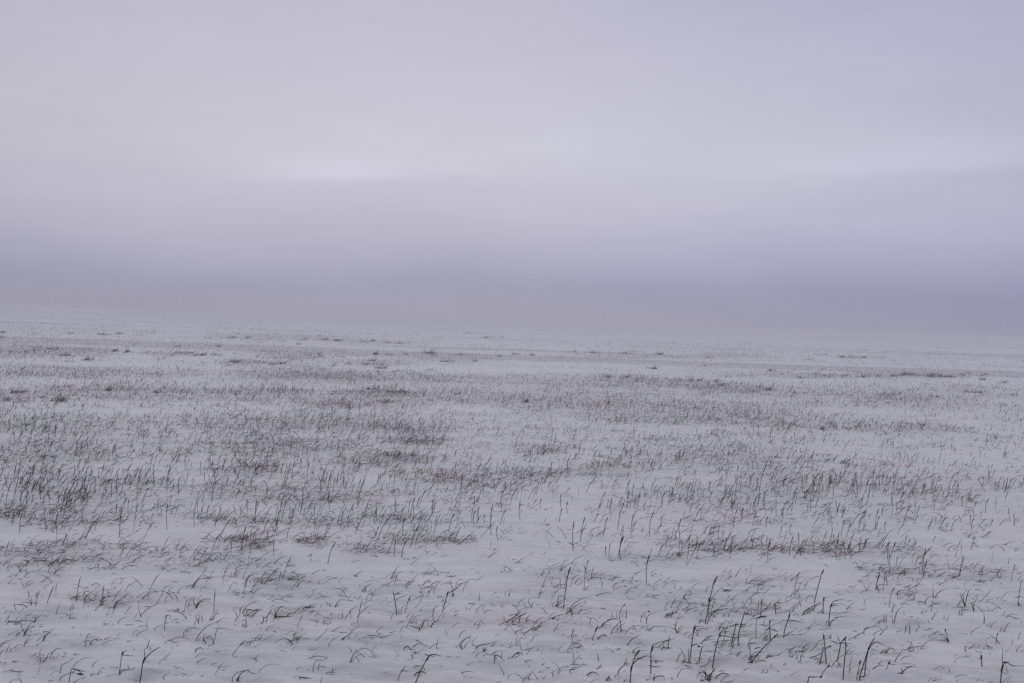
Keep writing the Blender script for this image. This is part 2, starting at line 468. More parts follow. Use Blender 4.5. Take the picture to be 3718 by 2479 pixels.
TRACES = """
F s tall dark stalk forking at a swollen joint above the bottom edge, lower left|S+ 1855 1568 1870 1480 1895 1290;h+ 1893 1320 1925 1225;b+ 1905 1280 1960 1210 2020 1155 2100 1105 2130 1098;b 1920 1250 1918 1100;b 2000 1140 1985 1070
F s upright stalk with one level leaf off its dark tip, lower left|S 1582 1440 1600 1320 1618 1190;h+ 1618 1200 1637 1150;b 1618 1200 1700 1203 1780 1212;b 1630 1160 1695 1140
F t low arching tuft at the foot of the stalk with a level leaf|B 1590 1410 1640 1395 1690 1385 1740 1395 1790 1418;B 1600 1425 1650 1405 1710 1400;b 1740 1395 1800 1360;b 1720 1390 1690 1320
F s stalk snapped over to the right beside a dark matted clump, bottom left|S 915 1568 925 1500 942 1400 952 1383;b+ 950 1380 1010 1390 1080 1410 1135 1418;b 960 1385 1000 1385 1050 1415 1080 1445;H+ 1030 1452 1070 1450 1110 1460;b 950 1440 985 1410 1020 1400
F s short stem bent sharply into one long rising leaf, bottom left|S 800 1415 808 1370 820 1330;b 820 1330 880 1300 960 1262
F t slim tuft of three blades leaning right on the bare left snow|B+ 570 1000 600 950 650 900 725 845;B 575 1000 592 930;B 580 1000 610 945
F t small pair of low blades left of the slim three bladed tuft|B 330 1050 355 1020 390 995 435 975;B 345 1052 400 1025
F t tuft sweeping right from the left picture edge|B 0 1075 40 1035 110 1005 215 992;B 20 1060 80 1038 150 1040;B 85 1160 105 1105 150 1055;B 140 1155 150 1100
F t wide tangled tuft of crossing arched blades near the left edge|B 330 915 300 860 280 800 290 740 325 700;B 335 915 370 830 420 770 470 740;B 340 910 380 860 440 830;B+ 450 770 475 720 520 690 570 645;B 120 765 200 760 300 742 400 748 470 755 580 735;B 200 770 220 720 265 690;B 215 770 260 750 290 700;B 345 750 338 660;B 470 750 475 665;B 140 765 105 720 130 670
F t faint tuft like a cross, one upright blade over a flat one, left|B 420 520 420 410;B 415 515 370 440;B 420 515 340 500 270 503;B 420 515 510 510
F b|B 215 610 195 560 190 480
F t dark knotted tuft with blades swept right, left middle foreground|B+ 1340 510 1345 460 1370 435 1440 430 1520 425;B 1350 480 1400 435 1490 410 1530 375;B 1345 490 1380 440 1400 395;b 1440 425 1438 350;B 1300 470 1330 470 1380 480;B 1340 500 1300 450
F t loose spray of thin hoops just left of the dark knotted tuft|B 1120 465 1150 410 1200 375;B 1165 465 1180 420 1215 390;B 1200 470 1180 430;B 1010 450 960 420 890 398;B 1030 450 970 445 900 440;B 1010 430 1040 385 1105 348;B 1110 450 1130 360 1200 365 1290 410
F t fan of fine curved blades flattening to the right below the dark knotted tuft|B+ 1510 570 1530 515 1570 480 1640 485;B 1520 572 1560 510 1620 495;B 1515 570 1540 500 1570 470;B 1540 560 1600 515 1700 500 1780 495;b 1610 515 1720 545;B 1520 570 1410 565;B 1610 560 1640 525
F s long crooked stem climbing right in steps from a v shaped foot|S 1870 670 1920 620 1990 565 2050 535 2085 515 2100 480 2140 410 2180 310;b 1990 560 1905 550;b 2180 310 2220 285 2266 285;B 1865 675 1845 600 1830 460
F b|B 750 630 765 580 805 495
F t tiny v of two blades over a faint grey snow streak, left|B 925 690 850 640;B 925 690 940 655 990 645
F t spread of thin blades with one curved right, centre of the left snow|B 1195 1045 1220 1010 1270 980 1340 945;B 1200 1050 1255 1060;B 1135 1075 1145 965;B 1270 990 1305 1020
F t three short slanting blades under the loose spray of hoops|B 930 605 950 555 985 520;B 960 580 995 530;B 925 525 980 515
F t pale faint tuft with a red brown looping blade, lower left snow|B 580 1280 620 1240 640 1190 690 1160 745 1135;Br 535 1260 530 1160 570 1100;B 720 1255 705 1210
F b|B 2180 1540 2170 1490 2200 1460 2266 1435
F b|B 1200 1470 1240 1450 1320 1455
F b|B 2190 1250 2266 1160
F b|B 1655 430 1680 390 1722 348
F b|B 130 1405 240 1430 350 1415 430 1405
F t dark spiky tuft of splayed blades above the snow, far left|B+ 265 85 250 40 235 0;B+ 265 85 290 50 320 10;B 270 90 340 80 360 40;B 370 120 350 90 330 30;B 110 80 100 30 140 5
F t tuft with thick blades combed to the right, upper left foreground|B+ 720 120 740 80 790 50 830 35 875 35;B 730 110 800 70 870 75;B 650 110 650 60 720 20;B 785 165 785 120;B 500 100 520 60 580 30
F t faint drooping tuft crossed by a left leaning blade, near left edge|B 345 280 350 250 400 215 450 200;B 370 270 410 255 460 250;B 320 300 270 200
F b|B 740 345 745 290 760 250
F b|B 1890 285 1800 195 1750 155
F b|B 1950 830 1945 730
F b|B 2200 490 2205 440 2266 385
F s short stub with a square side leaf, right end of the left snow|S 2185 860 2183 780;b 2183 775 2240 770
F b|B 1600 240 1640 200
F b|B 1680 1030 1750 1000
E t thick dark green tuft fanning up and right, left of centre|B+ 290 285 330 220 380 170 430 100;B+o 300 280 340 210 410 185 540 180;B 310 280 350 230 440 190;Bo 330 250 370 180 420 130;B 460 240 490 200 540 190
E t tuft with one heavy hooked blade curling right like a cane|B+ 995 280 1005 220 1030 170 1080 140 1180 125;B 990 280 1035 150;B 970 355 985 300 1000 275;B 1060 300 1120 270 1200 275;B 1060 365 1100 330 1180 300;B 830 355 860 335 920 335
E t tuft of smooth hoops bowing right from a pale green heart|B+ 335 565 300 490 310 450 350 415;B+ 340 565 370 500 430 460 520 460;B 345 560 380 510 460 480 520 500 565 535;Bo 350 560 400 490 440 480;Bo 330 560 345 520 370 490;B 230 575 235 530 290 540;B 230 540 260 480 300 430
E t open tuft of wiry forked blades left of the hooped tuft|B 180 600 200 530 205 480 195 400;b 200 490 290 430;B 100 600 80 560;B 100 500 70 410;B 40 620 100 600 130 605;B 150 630 190 600
E t comb of three thin curved blades below the hooped tuft|B 365 750 330 700 360 650 400 600;B 370 750 375 690 400 640;B 420 725 415 680 430 645
E t small dark tent of crossing blades beside the three bladed comb|B 515 730 540 690 560 670;B+ 540 735 550 700;B+ 575 735 560 670;B 530 738 590 735
E b|B 610 785 630 745 680 720 770 700
E t bushiest tuft of the lower left, olive centre under blades pressed flat to the right|B 975 620 1010 550 1080 500 1150 483 1195 485;B 915 690 920 630 945 555;B+ 980 690 960 640 940 620;B+ 990 690 1020 610 1100 600 1215 598;B+ 1010 690 1060 630 1150 605 1245 605;B 1050 690 1100 650 1160 610 1230 530;B+ 1080 690 1130 640 1170 610;B 960 600 1040 600 1120 610;Bo 1010 690 1025 630;Bo 1030 690 1045 635;Bo 1050 690 1060 640
E t looped dark tuft in a grey hollow under the bushiest left tuft|B+ 1000 815 1000 760 990 725 930 755;B 840 780 870 720 910 690;B 930 760 980 790;B 960 800 990 830;B 860 810 840 800
E s dark crooked stem branching like a twig, between two olive tufts|S+ 1205 780 1230 750 1235 710 1280 690 1300 650 1340 600;B+ 1265 760 1285 690;b 1235 740 1220 660;b 1300 650 1330 640
E t dark tuft with tall loop and a thick blade lying flat to the right|B+ 1390 690 1380 570;B+ 1395 690 1410 620 1450 570 1500 560 1515 570;B 1405 690 1450 630 1500 580;B+ 1400 695 1460 695 1530 690 1580 640 1650 640 1740 630;B 1400 690 1340 650 1310 640;B+ 1440 700 1540 685 1610 690;B 1530 690 1560 665 1640 650;Bo 1390 690 1400 650;Bo 1375 690 1365 650
E t thick twig like grass lying on the snow with short spikes, lower left centre|B+ 1760 578 1850 575 1900 590 2005 597;B+ 1840 570 1850 510;b 1840 560 1900 525 1970 515;b 1830 560 1770 550;B 1890 595 1860 660 1790 680 1740 685;b 1880 590 1900 550 1940 585;b 1990 560 2010 520
E t little crown of short spikes right of the lying twig like grass|B 2085 780 2010 785;B 2035 765 2035 700;B 2110 770 2140 745;B 1930 765 1970 755;B 1850 745 1865 720
E t curled tuft right of the twig like grass, level with it|B+ 2190 550 2215 500 2266 460;B 2180 550 2230 530 2266 510;B 2120 550 2090 510;B 2080 520 2050 490;B 2110 540 2115 490
E b short thick black stub standing alone on the lower left snow|B+ 1640 940 1655 895
E b|B 1675 1030 1700 970 1740 935 1797 900
E b|B 1925 1010 2000 940 2060 880 2095 820
E b|B 2095 1075 2120 1020 2175 965
E t one wide low arch of grass with a small hook in its foot|B 165 940 180 880 230 840 290 832 360 850 440 880;B 200 900 215 880 230 895
E t tuft with an upright stem folded level to the right over small rings|B 570 1030 590 960 605 880 635 848 700 845 770 858 830 855;B 560 1040 555 980 510 955 470 975 480 1010;B+ 465 1030 430 980 470 905;B 420 1015 450 980 500 950 590 915;B 370 1010 375 980 420 970;B 500 1080 560 1060
E t small dark flat arch on the snow below the ringed tuft|B+ 330 1138 360 1110 400 1103 440 1125;B 490 1120 495 1100
E b short dark blade lying curved on open snow, second below the ringed tuft|B+ 590 1168 630 1158 680 1165
E t long low tuft sweeping back left across a grey smear, centre left bottom|B 820 1195 870 1130 920 1070 980 1040 1050 1030 1110 1050;B 920 1070 980 1015 1040 1020;B+ 1035 1070 1070 1025 1180 990;b 1120 1010 1135 950;B 1190 1010 1200 950 1235 905
E b|B 635 1365 670 1330 720 1285
E t olive and dark leaning tuft near the bottom edge, left of centre|B+ 880 1525 920 1460 970 1415 1060 1387;B 815 1555 820 1500 860 1450 930 1415 1010 1400 1060 1385;b 1010 1400 1080 1440 1150 1445;Bo 900 1515 960 1490;Bo 890 1520 920 1460
E t two legged arch of grass like a small table, bottom left of centre|B 1890 1370 1905 1310 1950 1240;B 1830 1243 1900 1218 1970 1213 2050 1225 2095 1235;b 2050 1255 2085 1220
E t l shaped pair of blades, one upright and one flat, under the table shaped arch|B 1960 1368 1980 1290;B 1960 1368 2030 1355 2110 1362
E t tiny tuft like an anchor near the bottom edge, left of centre|B 2150 1420 2145 1350;B 2065 1450 2100 1425 2150 1430 2205 1435
E b|B 1990 1568 2010 1460
E b thick dark blade lying flat across a long grey stain, bottom left of centre|B+ 1710 1502 1780 1510 1880 1515
E t upright pair of blades with flat leaves at the foot, above the bushiest left tuft|B 1215 240 1215 110;B 1290 215 1310 120;B 1200 230 1250 210 1370 190;B 1100 230 1200 235
E t small bush of straight forking blades, upper centre left|B 1605 320 1650 260 1700 220;B 1690 290 1680 120;B+ 1660 300 1710 250 1760 190;b 1680 210 1790 150;B 1680 290 1640 260
E t short parallel slanting blades behind the cane shaped tuft|B 1340 270 1390 230 1440 195;B 1370 290 1420 250 1480 240;B 1390 330 1440 290
E b|B 1960 240 1985 195
E b|B 780 315 800 270 830 245
D s thick leaning stalk with flat leaves spread like a hammer, bottom centre left|S+ 985 1568 1040 1430 1100 1310 1160 1215;h+ 1120 1280 1168 1205;b+ 1165 1205 1210 1190 1280 1200 1345 1218;b+ 1160 1208 1130 1195 1090 1195;b 1170 1210 1250 1218
D t thick low arch over pale straw at the foot of the hammer shaped stalk|B+ 970 1460 1020 1420 1060 1410 1100 1430 1130 1455;B+o 975 1458 1040 1430 1090 1435;Bo 1000 1500 1060 1470 1110 1500;b 1110 1410 1080 1340;b 1040 1350 960 1335
D s small curved stalk with a drooping side leaf, left of the hammer shaped one|S 755 1510 785 1430 845 1350;b 810 1395 850 1410 905 1418;h 790 1430 810 1390
D t straight slanting stem with a forked leaf beside it, bottom left of centre|B+ 112 1300 150 1210 210 1105;B 115 1300 180 1230 270 1180;b 195 1230 250 1305
D b|B 130 1145 85 1075
D t dark wavy knot on the snow with a wide thin arch to its right|B+ 830 1110 880 1085 920 1130 960 1140 985 1155;B 935 1100 990 1060 1050 1050 1110 1070 1160 1110 1170 1140;b 960 1090 1015 1035;B+ 970 1175 1000 1165
D t upright blade crossed by a blade arching flat, centre left bottom|B 1262 1115 1270 1030 1310 935;B 1170 1120 1200 1080 1270 1045 1395 1033
D t tuft bowed in tall hoops, left one of two at the bottom centre|B+ 1600 1125 1570 1060 1620 1000 1680 970 1740 958;B 1610 1130 1590 1060 1640 1000;B 1620 1115 1650 1060 1720 990;b 1740 1070 1735 1020 1810 950;b 1740 1065 1830 1100;b 1700 990 1710 915
D t spiky tuft with long blades swept right, right one of two at bottom centre|B 1885 1160 1865 1060;B+ 1890 1160 1930 1080;B 1880 1160 1890 1085;B+ 1770 1135 1800 1090 1850 1065 1920 1055 2000 1035 2090 1010;B 1940 1115 1990 1080 2065 1045;B 1780 1225 1800 1190 1850 1165 1885 1160;B 1990 1110 1985 1090;B 1990 1080 2050 1020
D s bare stalk leaning left with two flag leaves, centre left|S+ 730 630 715 520 695 400 685 355;b+ 695 395 740 385 800 382;b 700 395 800 352
D s right leaning stalk with a swollen joint beside the flagged one|S 845 620 875 520 905 440;h+ 890 470 912 428;b 905 430 945 390
D b|B 790 630 800 580 850 530
D b|B 760 640 765 575
D b|B 800 435 870 390
D s strong stalk touching a dark crossed tuft with its leaf, centre|S+ 1335 640 1360 550 1390 440 1415 350;h+ 1395 430 1418 345;b+ 1410 380 1470 350 1530 310 1580 275;b 1320 495 1380 465
D t dark x of crossed blades above the strong centre stalk|B+ 1485 415 1475 290;B+ 1465 415 1485 350;B 1490 400 1470 350;B 1470 310 1450 250 1450 180;B 1510 300 1550 205 1600 200 1665 215;B 1480 340 1560 280
D s thin stalk curving right at its tip between flagged and strong stalks|S 1210 690 1220 600 1250 560;b 1222 600 1250 560 1300 530;h 1215 620 1225 580
D t stub with one leaf slanting down like a flag, centre|B 1045 650 1040 580;b 1042 595 1115 630
D t large open tuft with an olive root and arches, centre of the foreground|B+o 1030 860 1075 820 1085 790;B+ 1030 850 960 825 900 805;B 1060 830 1050 800 1035 780;B+ 1075 820 1090 770 1120 740 1195 740;B 1070 810 1085 740 1130 715 1170 710;B+ 1180 840 1210 780 1250 750 1345 720;b 1345 720 1358 665;B 1195 840 1200 800 1270 785;B 1170 830 1200 810;B 1145 810 1145 740;B 950 750 965 700 1000 680 1110 655;B 990 790 990 700;B 915 780 970 765;Bo 1040 850 1030 800
D b|B 860 710 890 665 935 635
D t two short thick parallel blades right of the strong centre stalk|B 1455 660 1500 625 1575 603;B+ 1475 710 1500 675 1545 645
D b|B 1715 670 1780 630 1800 590 1860 550 1950 512
D t short upright black stub with a swollen foot, alone in the centre|B+ 1827 460 1827 425;B 1827 440 1827 362
D t two small upright stubs side by side, centre right snow|B 2172 420 2172 350;B 2225 410 2235 350 2255 305;B 2215 410 2230 380
D b very short thick black stub on the snow, centre left|B+ 12 680 12 630
D t short stem with a long leaf rising right, centre left|B 120 680 115 600;b 95 630 150 580 230 545
D b|B 660 720 680 640
D t small olive tuft with a dark blade swept right, upper centre left|B+ 320 330 330 290 370 270 415 245;B 320 330 290 260;Bo 270 350 290 310;Bo 310 350 300 300;B 240 290 250 250;B 370 360 405 310;Bo 290 350 275 300
D t thin round arch ending in a short upright blade, centre left|B 390 455 410 415 450 402 510 408 570 440;B 330 450 360 400 405 378;B 590 475 592 410
D t tall straight tuft combed to the right, upper centre left|B+ 655 170 690 120 730 50 780 0;B 680 165 720 90;B 705 165 730 100;b 740 100 820 105
D t thin tuft drawn like a hook with flat feathery leaves, centre|B 1080 390 1040 360 1060 330 1120 300 1180 285 1220 240 1340 230;B+ 1155 370 1155 335;B 1180 290 1250 225 1330 220
D b|B 975 455 1030 425 1110 415
D t small tuft bent right at mid height, below the left centre stub|B 30 985 70 945 160 900;B 0 990 30 975;B+ 15 990 45 950;B 120 1000 100 960
D t long thin blade lying almost flat with a tiny spike, centre left|B 540 970 600 945 740 918;B 525 960 525 940;B 340 945 440 950 540 960
D t bent blade folded like an upside down v, right of the centre|B 1810 850 1830 780 1850 740 1890 790 1920 790
D b|B 1660 595 1640 535
D b|B 2155 1445 2110 1370 2085 1290
D t tuft with a folded dark blade and level leaves, bottom right of centre|B+ 2030 1280 2035 1205 2080 1210 2120 1240 2170 1280;B 2050 1240 2040 1205;b 2125 1240 2130 1150;B 2090 1140 2160 1125 2266 1130;B 1990 1200 2060 1135
D b|B 1610 360 1620 310 1665 265
D b|B 1800 200 1850 170 1915 135
D b|B 2210 1490 2230 1465 2266 1450
D b|B 355 670 365 630 390 690
D b|B 1480 820 1510 790 1580 775
C s tallest stalk of the foreground, straight with a thick seed head, centre right|S+ 680 575 690 470 710 320 735 160 755 80;h+ 742 110 777 28
C t dense tuft of parallel curved blades left of the tallest stalk|B+ 590 540 610 450 620 405;b 620 415 680 400;B 535 565 545 510 590 465;B+ 570 550 620 490 690 460;B 590 550 640 500 690 480;B+ 600 555 660 500;B 640 570 700 540 765 520
C t tuft with one long blade flung far right, beside the tallest stalk|B+ 790 640 770 590 800 530 860 490 940 445 1060 420;B+ 770 620 820 560 880 520 970 480;b 970 520 970 465;B 740 640 765 590 730 560;B+ 720 640 770 600;B 800 640 790 600 760 570;B 735 600 740 560
C t low pair of feathery blades right of the far flung tuft|B 880 650 900 610 1000 590 1045 580;b 890 610 930 580
C t open curl like a question mark over a flat blade, centre|B 255 550 220 500 220 460 270 438 365 440;B 250 550 290 490;B 175 570 145 480;B 75 520 120 475 190 430;B 0 540 60 552 110 562;B 175 572 250 577
C s slender s curved stalk rising from a flat arch, right of centre|S 1440 790 1425 700 1440 600 1470 550 1500 520;h 1478 545 1500 520
C t flat arch with upright spikes like a comb, right of centre|B+ 1195 810 1240 760 1330 720 1440 715;B 1160 830 1220 770 1270 740;B 1180 830 1230 800 1330 785;b 1335 720 1315 620;b 1390 715 1388 615;b+ 1510 715 1515 590;B 1460 700 1465 665 1490 640
C t thin hoop with one loose end left of the comb shaped arch|B 1030 775 1045 720 1075 705 1120 740 1140 780;b 1050 720 980 685
C s short leaning stalk with a thick dark head below the comb shaped arch|S 1065 980 1090 910 1135 815;h+ 1100 890 1137 812;b 1130 845 1180 845
C t small x of blades at the foot of the s curved stalk|B+ 1440 880 1440 740;B 1380 880 1435 810 1520 765;B 1455 880 1430 800;B 1440 880 1540 883
C s short plain stalk alone with a thick top, centre right snow|S 785 955 800 900;h 798 905 815 850
C t nest of four low rounded arches, right of the bottom centre|B 735 1130 780 1060 840 1020 920 1005;B 760 1125 820 1060 870 1050 920 1065 945 1110;B 790 1125 850 1080 910 1070;B+ 860 1120 910 1075 940 1110;B 840 1110 900 1080
C t flat topped arch with a long right tail above the rounded nest|B 1130 985 1180 940 1250 910;B+ 1140 980 1190 935 1260 950 1325 1010
C b|B 1350 985 1375 940
C t y shaped plant with a dark blob on its left arm, right of centre|B 1785 770 1775 700 1765 640;B 1700 770 1720 690 1760 635 1825 618;h+ 1800 623 1830 618;B 1780 800 1790 710 1820 660 1880 635 1970 610
C s long bowed stalk with two heavy joints rising from the bottom edge, right of centre|S+ 1565 1568 1575 1430 1600 1310 1640 1200 1690 1130;h+ 1570 1420 1595 1320;b+ 1600 1320 1660 1260 1740 1225 1800 1210 1920 1250;b 1630 1245 1720 1235;h+ 1650 1190 1690 1130
C s straight upright stalk with a thick hooked top right of the long bowed one|S+ 1840 1450 1840 1300 1840 1160 1865 1070;h+ 1845 1160 1870 1065;b 1870 1065 1950 1030 2060 1000 2160 965
C t black curved blade on the snow under slanting leaves, right of the hooked stalk|B+ 1985 1115 2050 1105 2110 1115 2195 1130;B+ 2065 1100 2078 1000 2090 920;B+ 2010 1095 2000 1050;B 2000 1040 2060 1010 2160 985;B 1950 1080 2000 1040 2100 980
C t tuft splaying like a fountain from a pale root, right of centre|B+ 2190 905 2165 840 2180 760 2220 660;B+o 2195 910 2210 850 2266 800;B+ 2185 905 2160 860 2100 840;Bo 2190 905 2170 870;B 2200 905 2266 830
C t long thin loop trailing left of the fountain tuft|B 1840 880 1870 825 1960 815 2060 825;B 1840 880 1800 850 1785 780
C t bundle of thick short blades with a tall one rising right of it|B+ 2045 685 2100 640 2120 645;B+ 2070 685 2120 650 2150 645;B+ 2100 685 2130 660 2150 650;B 2160 640 2200 560 2266 450;B 2160 650 2210 590 2266 520
C t flat dark leaves floating on the snow right of the hooked stalk foot|B 1850 1280 1930 1275 1990 1280 2050 1315;B+ 1900 1290 1930 1305
C t crooked tuft rising right to meet the long bowed stalk|B+ 1400 1465 1410 1420 1440 1370 1500 1330 1570 1315;b 1480 1330 1500 1290 1520 1220;b+ 1490 1310 1545 1300;B 1350 1500 1380 1460 1415 1470 1415 1530
C t thick black half hoop on the snow near the bottom edge, right of centre|B+ 995 1460 1040 1430 1080 1425 1120 1445 1155 1475;Bo 1000 1458 1070 1435
C t thin forked tuft just behind the black half hoop|B+ 1110 1395 1160 1355 1190 1315;B 1150 1360 1220 1370 1300 1395;B 1300 1390 1350 1400 1410 1430
C t flat tangle of fine blades with two upright ones, bottom centre right|B+ 765 1400 850 1395;B 800 1370 920 1365;B 815 1310 850 1250 915 1185;B 770 1330 860 1330 930 1350;B 810 1250 818 1155;B 930 1330 960 1325 1000 1350
C b short thick blade leaning left behind the flat tangle|B+ 1145 1255 1127 1175
C t zigzag of straight blades like tent poles, bottom edge right of centre|B 215 1510 240 1450 270 1395;B 350 1535 310 1480 275 1425;B 340 1450 365 1420 400 1510
C t two bare upright stems side by side at the bottom edge centre|B+ 540 1520 540 1400;B 595 1510 620 1380
C t pale rooted tuft at the bottom edge right of the two bare stems|Bo 505 1560 540 1550 580 1565;B+ 740 1505 790 1425;B 740 1560 770 1535 880 1535
C t long flat v of thin blades at the bottom edge centre|B 145 1520 90 1470 10 1440;B 145 1520 205 1475
C t dark tuft in a grey hollow with one tall curved blade, bottom centre|B+ 0 1225 60 1170 110 1150;B 130 1215 130 1150 105 1080 105 1000;B 130 1150 200 1120 320 1090;B+ 40 1200 100 1170 150 1215;B 170 1220 230 1130;B+ 60 1280 160 1278;B 30 1240 110 1190
C t thick bundle of slanting blades in the centre with dark knots|B 0 760 80 690 170 640;B+ 90 770 100 700 130 670 200 620;B+ 85 770 105 720;B+ 185 770 190 710 250 660;B+ -60 750 60 670 130 620;B 190 750 200 690;B 80 830 120 790;B -120 885 -60 820 0 770
C t long diagonal tuft climbing right from a forked foot, centre|B+ 160 915 210 880 260 850 320 830 400 770 490 730;B 270 880 340 820 460 800;B 260 880 270 830 310 765;b 380 780 380 740;B 160 915 120 900 125 800;B+ 290 880 370 820 400 800;b 490 730 510 670 590 620;h+ 515 712 568 712
C b|B 445 635 410 590 380 575
C t clean narrow hoop standing alone, upper centre right|B 400 125 415 70 445 45;B 505 130 480 70 445 45
C s tall thin stalk rising out of a wide matted tuft, upper centre right|S 960 330 955 200 970 80 990 0 1010 -60;h 995 -20 1015 -70
C t wide matted tuft of square looking loops round the tall thin stalk|B+ 835 240 870 200 910 165;B+ 960 230 1000 215 1060 175 1180 170;b 1175 170 1170 250;B 970 335 1000 290 1060 270 1130 270;B 990 330 1080 328 1110 290;B 870 275 920 230 900 190;B+ 950 225 1040 230;B 940 330 935 280
C t thin square corner of grass, level leaf over an upright, upper centre|B 640 300 640 190;b 640 188 590 178 540 178
C t faint heap of looping blades right of the matted tuft|B 1340 330 1390 310 1470 285;B 1345 300 1370 260 1410 235 1460 245;B 1480 280 1530 300 1555 330;B 1450 215 1530 215;B 1585 220 1600 165 1520 190
C b|B 50 1050 70 920
C b|B 250 1025 290 950 355 920
C b|B 75 1050 105 965
C b|B 1885 335 1870 290
C b|B 2220 335 2266 280
C b|B 2145 310 2175 230
C b|B 2010 295 2030 250
C t tuft cut by the bottom edge with one high round hoop, right of centre|B+ 1870 1560 1890 1500 1960 1475 2010 1490 2015 1540;B 1740 1560 1800 1520 1870 1500;B 1750 1505 1800 1480 1850 1470;B+ 1865 1550 1895 1440;B 2080 1560 2120 1495 2140 1560;B 1480 1555 1500 1530 1570 1535
C t very dark stubby clump at the bottom edge under the crooked tuft|B+ 1270 1525 1285 1460;B+ 1250 1525 1290 1490;B+ 1300 1525 1290 1480
C b small dark bit of leaf lying alone on the right centre snow|B+ 1390 1130 1450 1112
A s tall stalk with a heavy curved seed head, left of the right hand thicket|S+ 300 745 330 600 370 400 400 270 420 210;h+ 395 275 457 153
A s shorter stalk with side leaves standing beside the heavy headed one|S 340 650 342 440;h+ 342 500 345 435;b 345 440 440 450;b 350 490 400 465 440 458
A t broad tuft of blades combed right at the foot of the heavy headed stalk|B+ 330 750 360 690 420 630 500 600 585 585;B+ 345 660 400 620 450 600 580 580;B+o 400 690 440 650 520 620;B 220 670 270 600 330 570;B 40 610 100 585 220 570;B 150 620 220 580;B 240 555 320 548 420 562;B 450 600 500 560 580 548;B+ 215 760 270 755 330 755;Bo 410 690 430 650;B 215 750 245 720 270 750
A b|B 300 370 320 310 350 295 440 300
A s smooth bowed stalk with no leaves, left of a tall pair at upper right|S 1480 400 1490 270 1510 170;h 1505 185 1545 90
A s tall straight stalk with a dark head, right of the smooth bowed one|S+ 1745 490 1780 340 1830 150 1845 110;h+ 1838 125 1870 60;b 1820 150 1740 165 1700 220
A s short stalk with a split tip above the thicket|S 1030 680 1035 580 1040 490;h+ 1035 520 1045 480;b 1045 480 1080 450;b 1040 480 1045 430
A s stalk with a leaf drooping right from its very top, above the thicket|S+ 1232 680 1228 600 1218 510;h+ 1222 560 1217 505;b 1225 500 1270 500 1335 525;b 1230 580 1315 565;b 1230 640 1380 633
A s long slanting stalk rising from an olive root through the thicket centre|S+ 1335 960 1350 860 1390 740 1420 640;h+ 1400 720 1420 635;b 1455 620 1480 550 1530 490;b+ 1400 735 1480 745 1580 765;b 1390 735 1330 740 1270 760
A t olive rooted tuft spreading right at the slanting stalk's foot|B+ 1320 970 1380 920 1430 895 1510 850;B 1330 975 1420 930 1580 925 1690 850;B+ 1325 1010 1325 960;Bo 1250 960 1280 935 1330 940;Bo 1260 975 1290 950 1330 955;B 1520 985 1540 930
A s leafless short stalk hooked at its tip, left of the stepped leaves one|S+ 1855 650 1860 550 1868 440;b 1870 460 1890 435 1950 435;h+ 1866 480 1868 430
A s stalk with three leaves stepped up its right side, right of the thicket|S+ 1935 775 1945 640 1960 560 1975 510;h+ 1955 570 1980 508;b+ 1975 500 2030 475 2140 462;b+ 1975 545 2010 535 2070 538;b 1945 660 2000 640 2060 630
A t low curved blades under the stalk with three stepped leaves|B 1950 775 2000 720 2100 690 2220 680;B 1960 775 1990 740 2080 735;B 1900 765 1930 740
A s leftmost stalk of the right hand thicket, thick head and level leaf|S+ 90 1275 110 1100 130 950 145 870;h+ 138 900 160 800;b 160 860 185 820 310 818;b+ 105 1085 150 1060 210 1050;S 70 1270 75 1120
A s second stalk from the left of the thicket with a long leaf bent down|S+ 395 1350 420 1180 460 1010 490 920;h+ 478 955 500 898;b 495 900 560 888 645 885;b+ 490 950 530 943 650 965 720 980;b 410 1160 320 1145 250 1160
A s low double jointed stem between the two leftmost thicket stalks|S+ 215 1270 235 1160 260 1080;B 190 1290 220 1260;B+ 240 1050 280 1000 350 960 440 940;b 270 1010 350 995 450 998;h+ 190 1080 230 1090
A s stem with a square bent top left of the tall slanting thicket stalk|S+ 650 1045 670 930 690 850 700 790;b+ 700 795 760 790
A s dark slanting stalk crossed by a yellowish level leaf in the thicket|S+ 732 1050 740 920 775 770 825 610;h+ 755 850 780 770;b+ 780 800 850 780;bo 770 815 860 822
A b|B 620 1145 670 1080 725 1050 755 1070 765 1115
A s thin stem under a thick lying leaf like a roof, thicket centre|S 970 950 970 840 978 720;h+ 975 717 1040 690 1110 690;b 975 720 930 715 870 740
A t dark horizontal tangle with fine upright blades, top of the thicket|B+ 830 655 880 670 950 680;B 840 650 870 620;B 900 650 910 600 940 580;B 950 660 960 600 1010 570;B+ 980 650 1010 600;B+ 1000 660 1080 600 1150 530;B 850 640 900 580 930 570
A t round shouldered hoop left of the dark horizontal tangle|B 600 695 610 645 650 615 740 610;B 540 690 560 650 600 620;B 540 690 538 650
A s upright stem with leaves drooping to both sides, thicket centre|S+ 1160 1000 1150 850 1150 740;h+ 1150 775 1156 733;b 1155 745 1190 733 1270 745;b+ 1150 850 1080 865;b+ 1150 850 1200 860 1270 890
A t small dark knot with two blades slanting right, left side of the thicket|B+ 480 850 490 820 530 780 580 750;B+ 480 845 540 840;B 620 800 660 720
A s thin upright with a flat top leaf like a gallows, lower thicket|S 905 1250 890 1150 890 1045;b+ 890 1045 930 1040 1000 1055
A b long hoop ending in a dark bead above the gallows shaped stem|B 875 1120 870 1050 900 990 950 965 1020 980
A s longest fallen stem slanting right across the lower thicket|S+ 880 1320 950 1240 1050 1120 1150 1020 1210 960 1265 915;B+ 905 1330 945 1250;B+ 800 1305 850 1310 900 1290 940 1250;b+ 950 1115 1000 1100 1060 1110;h+ 1200 970 1245 930
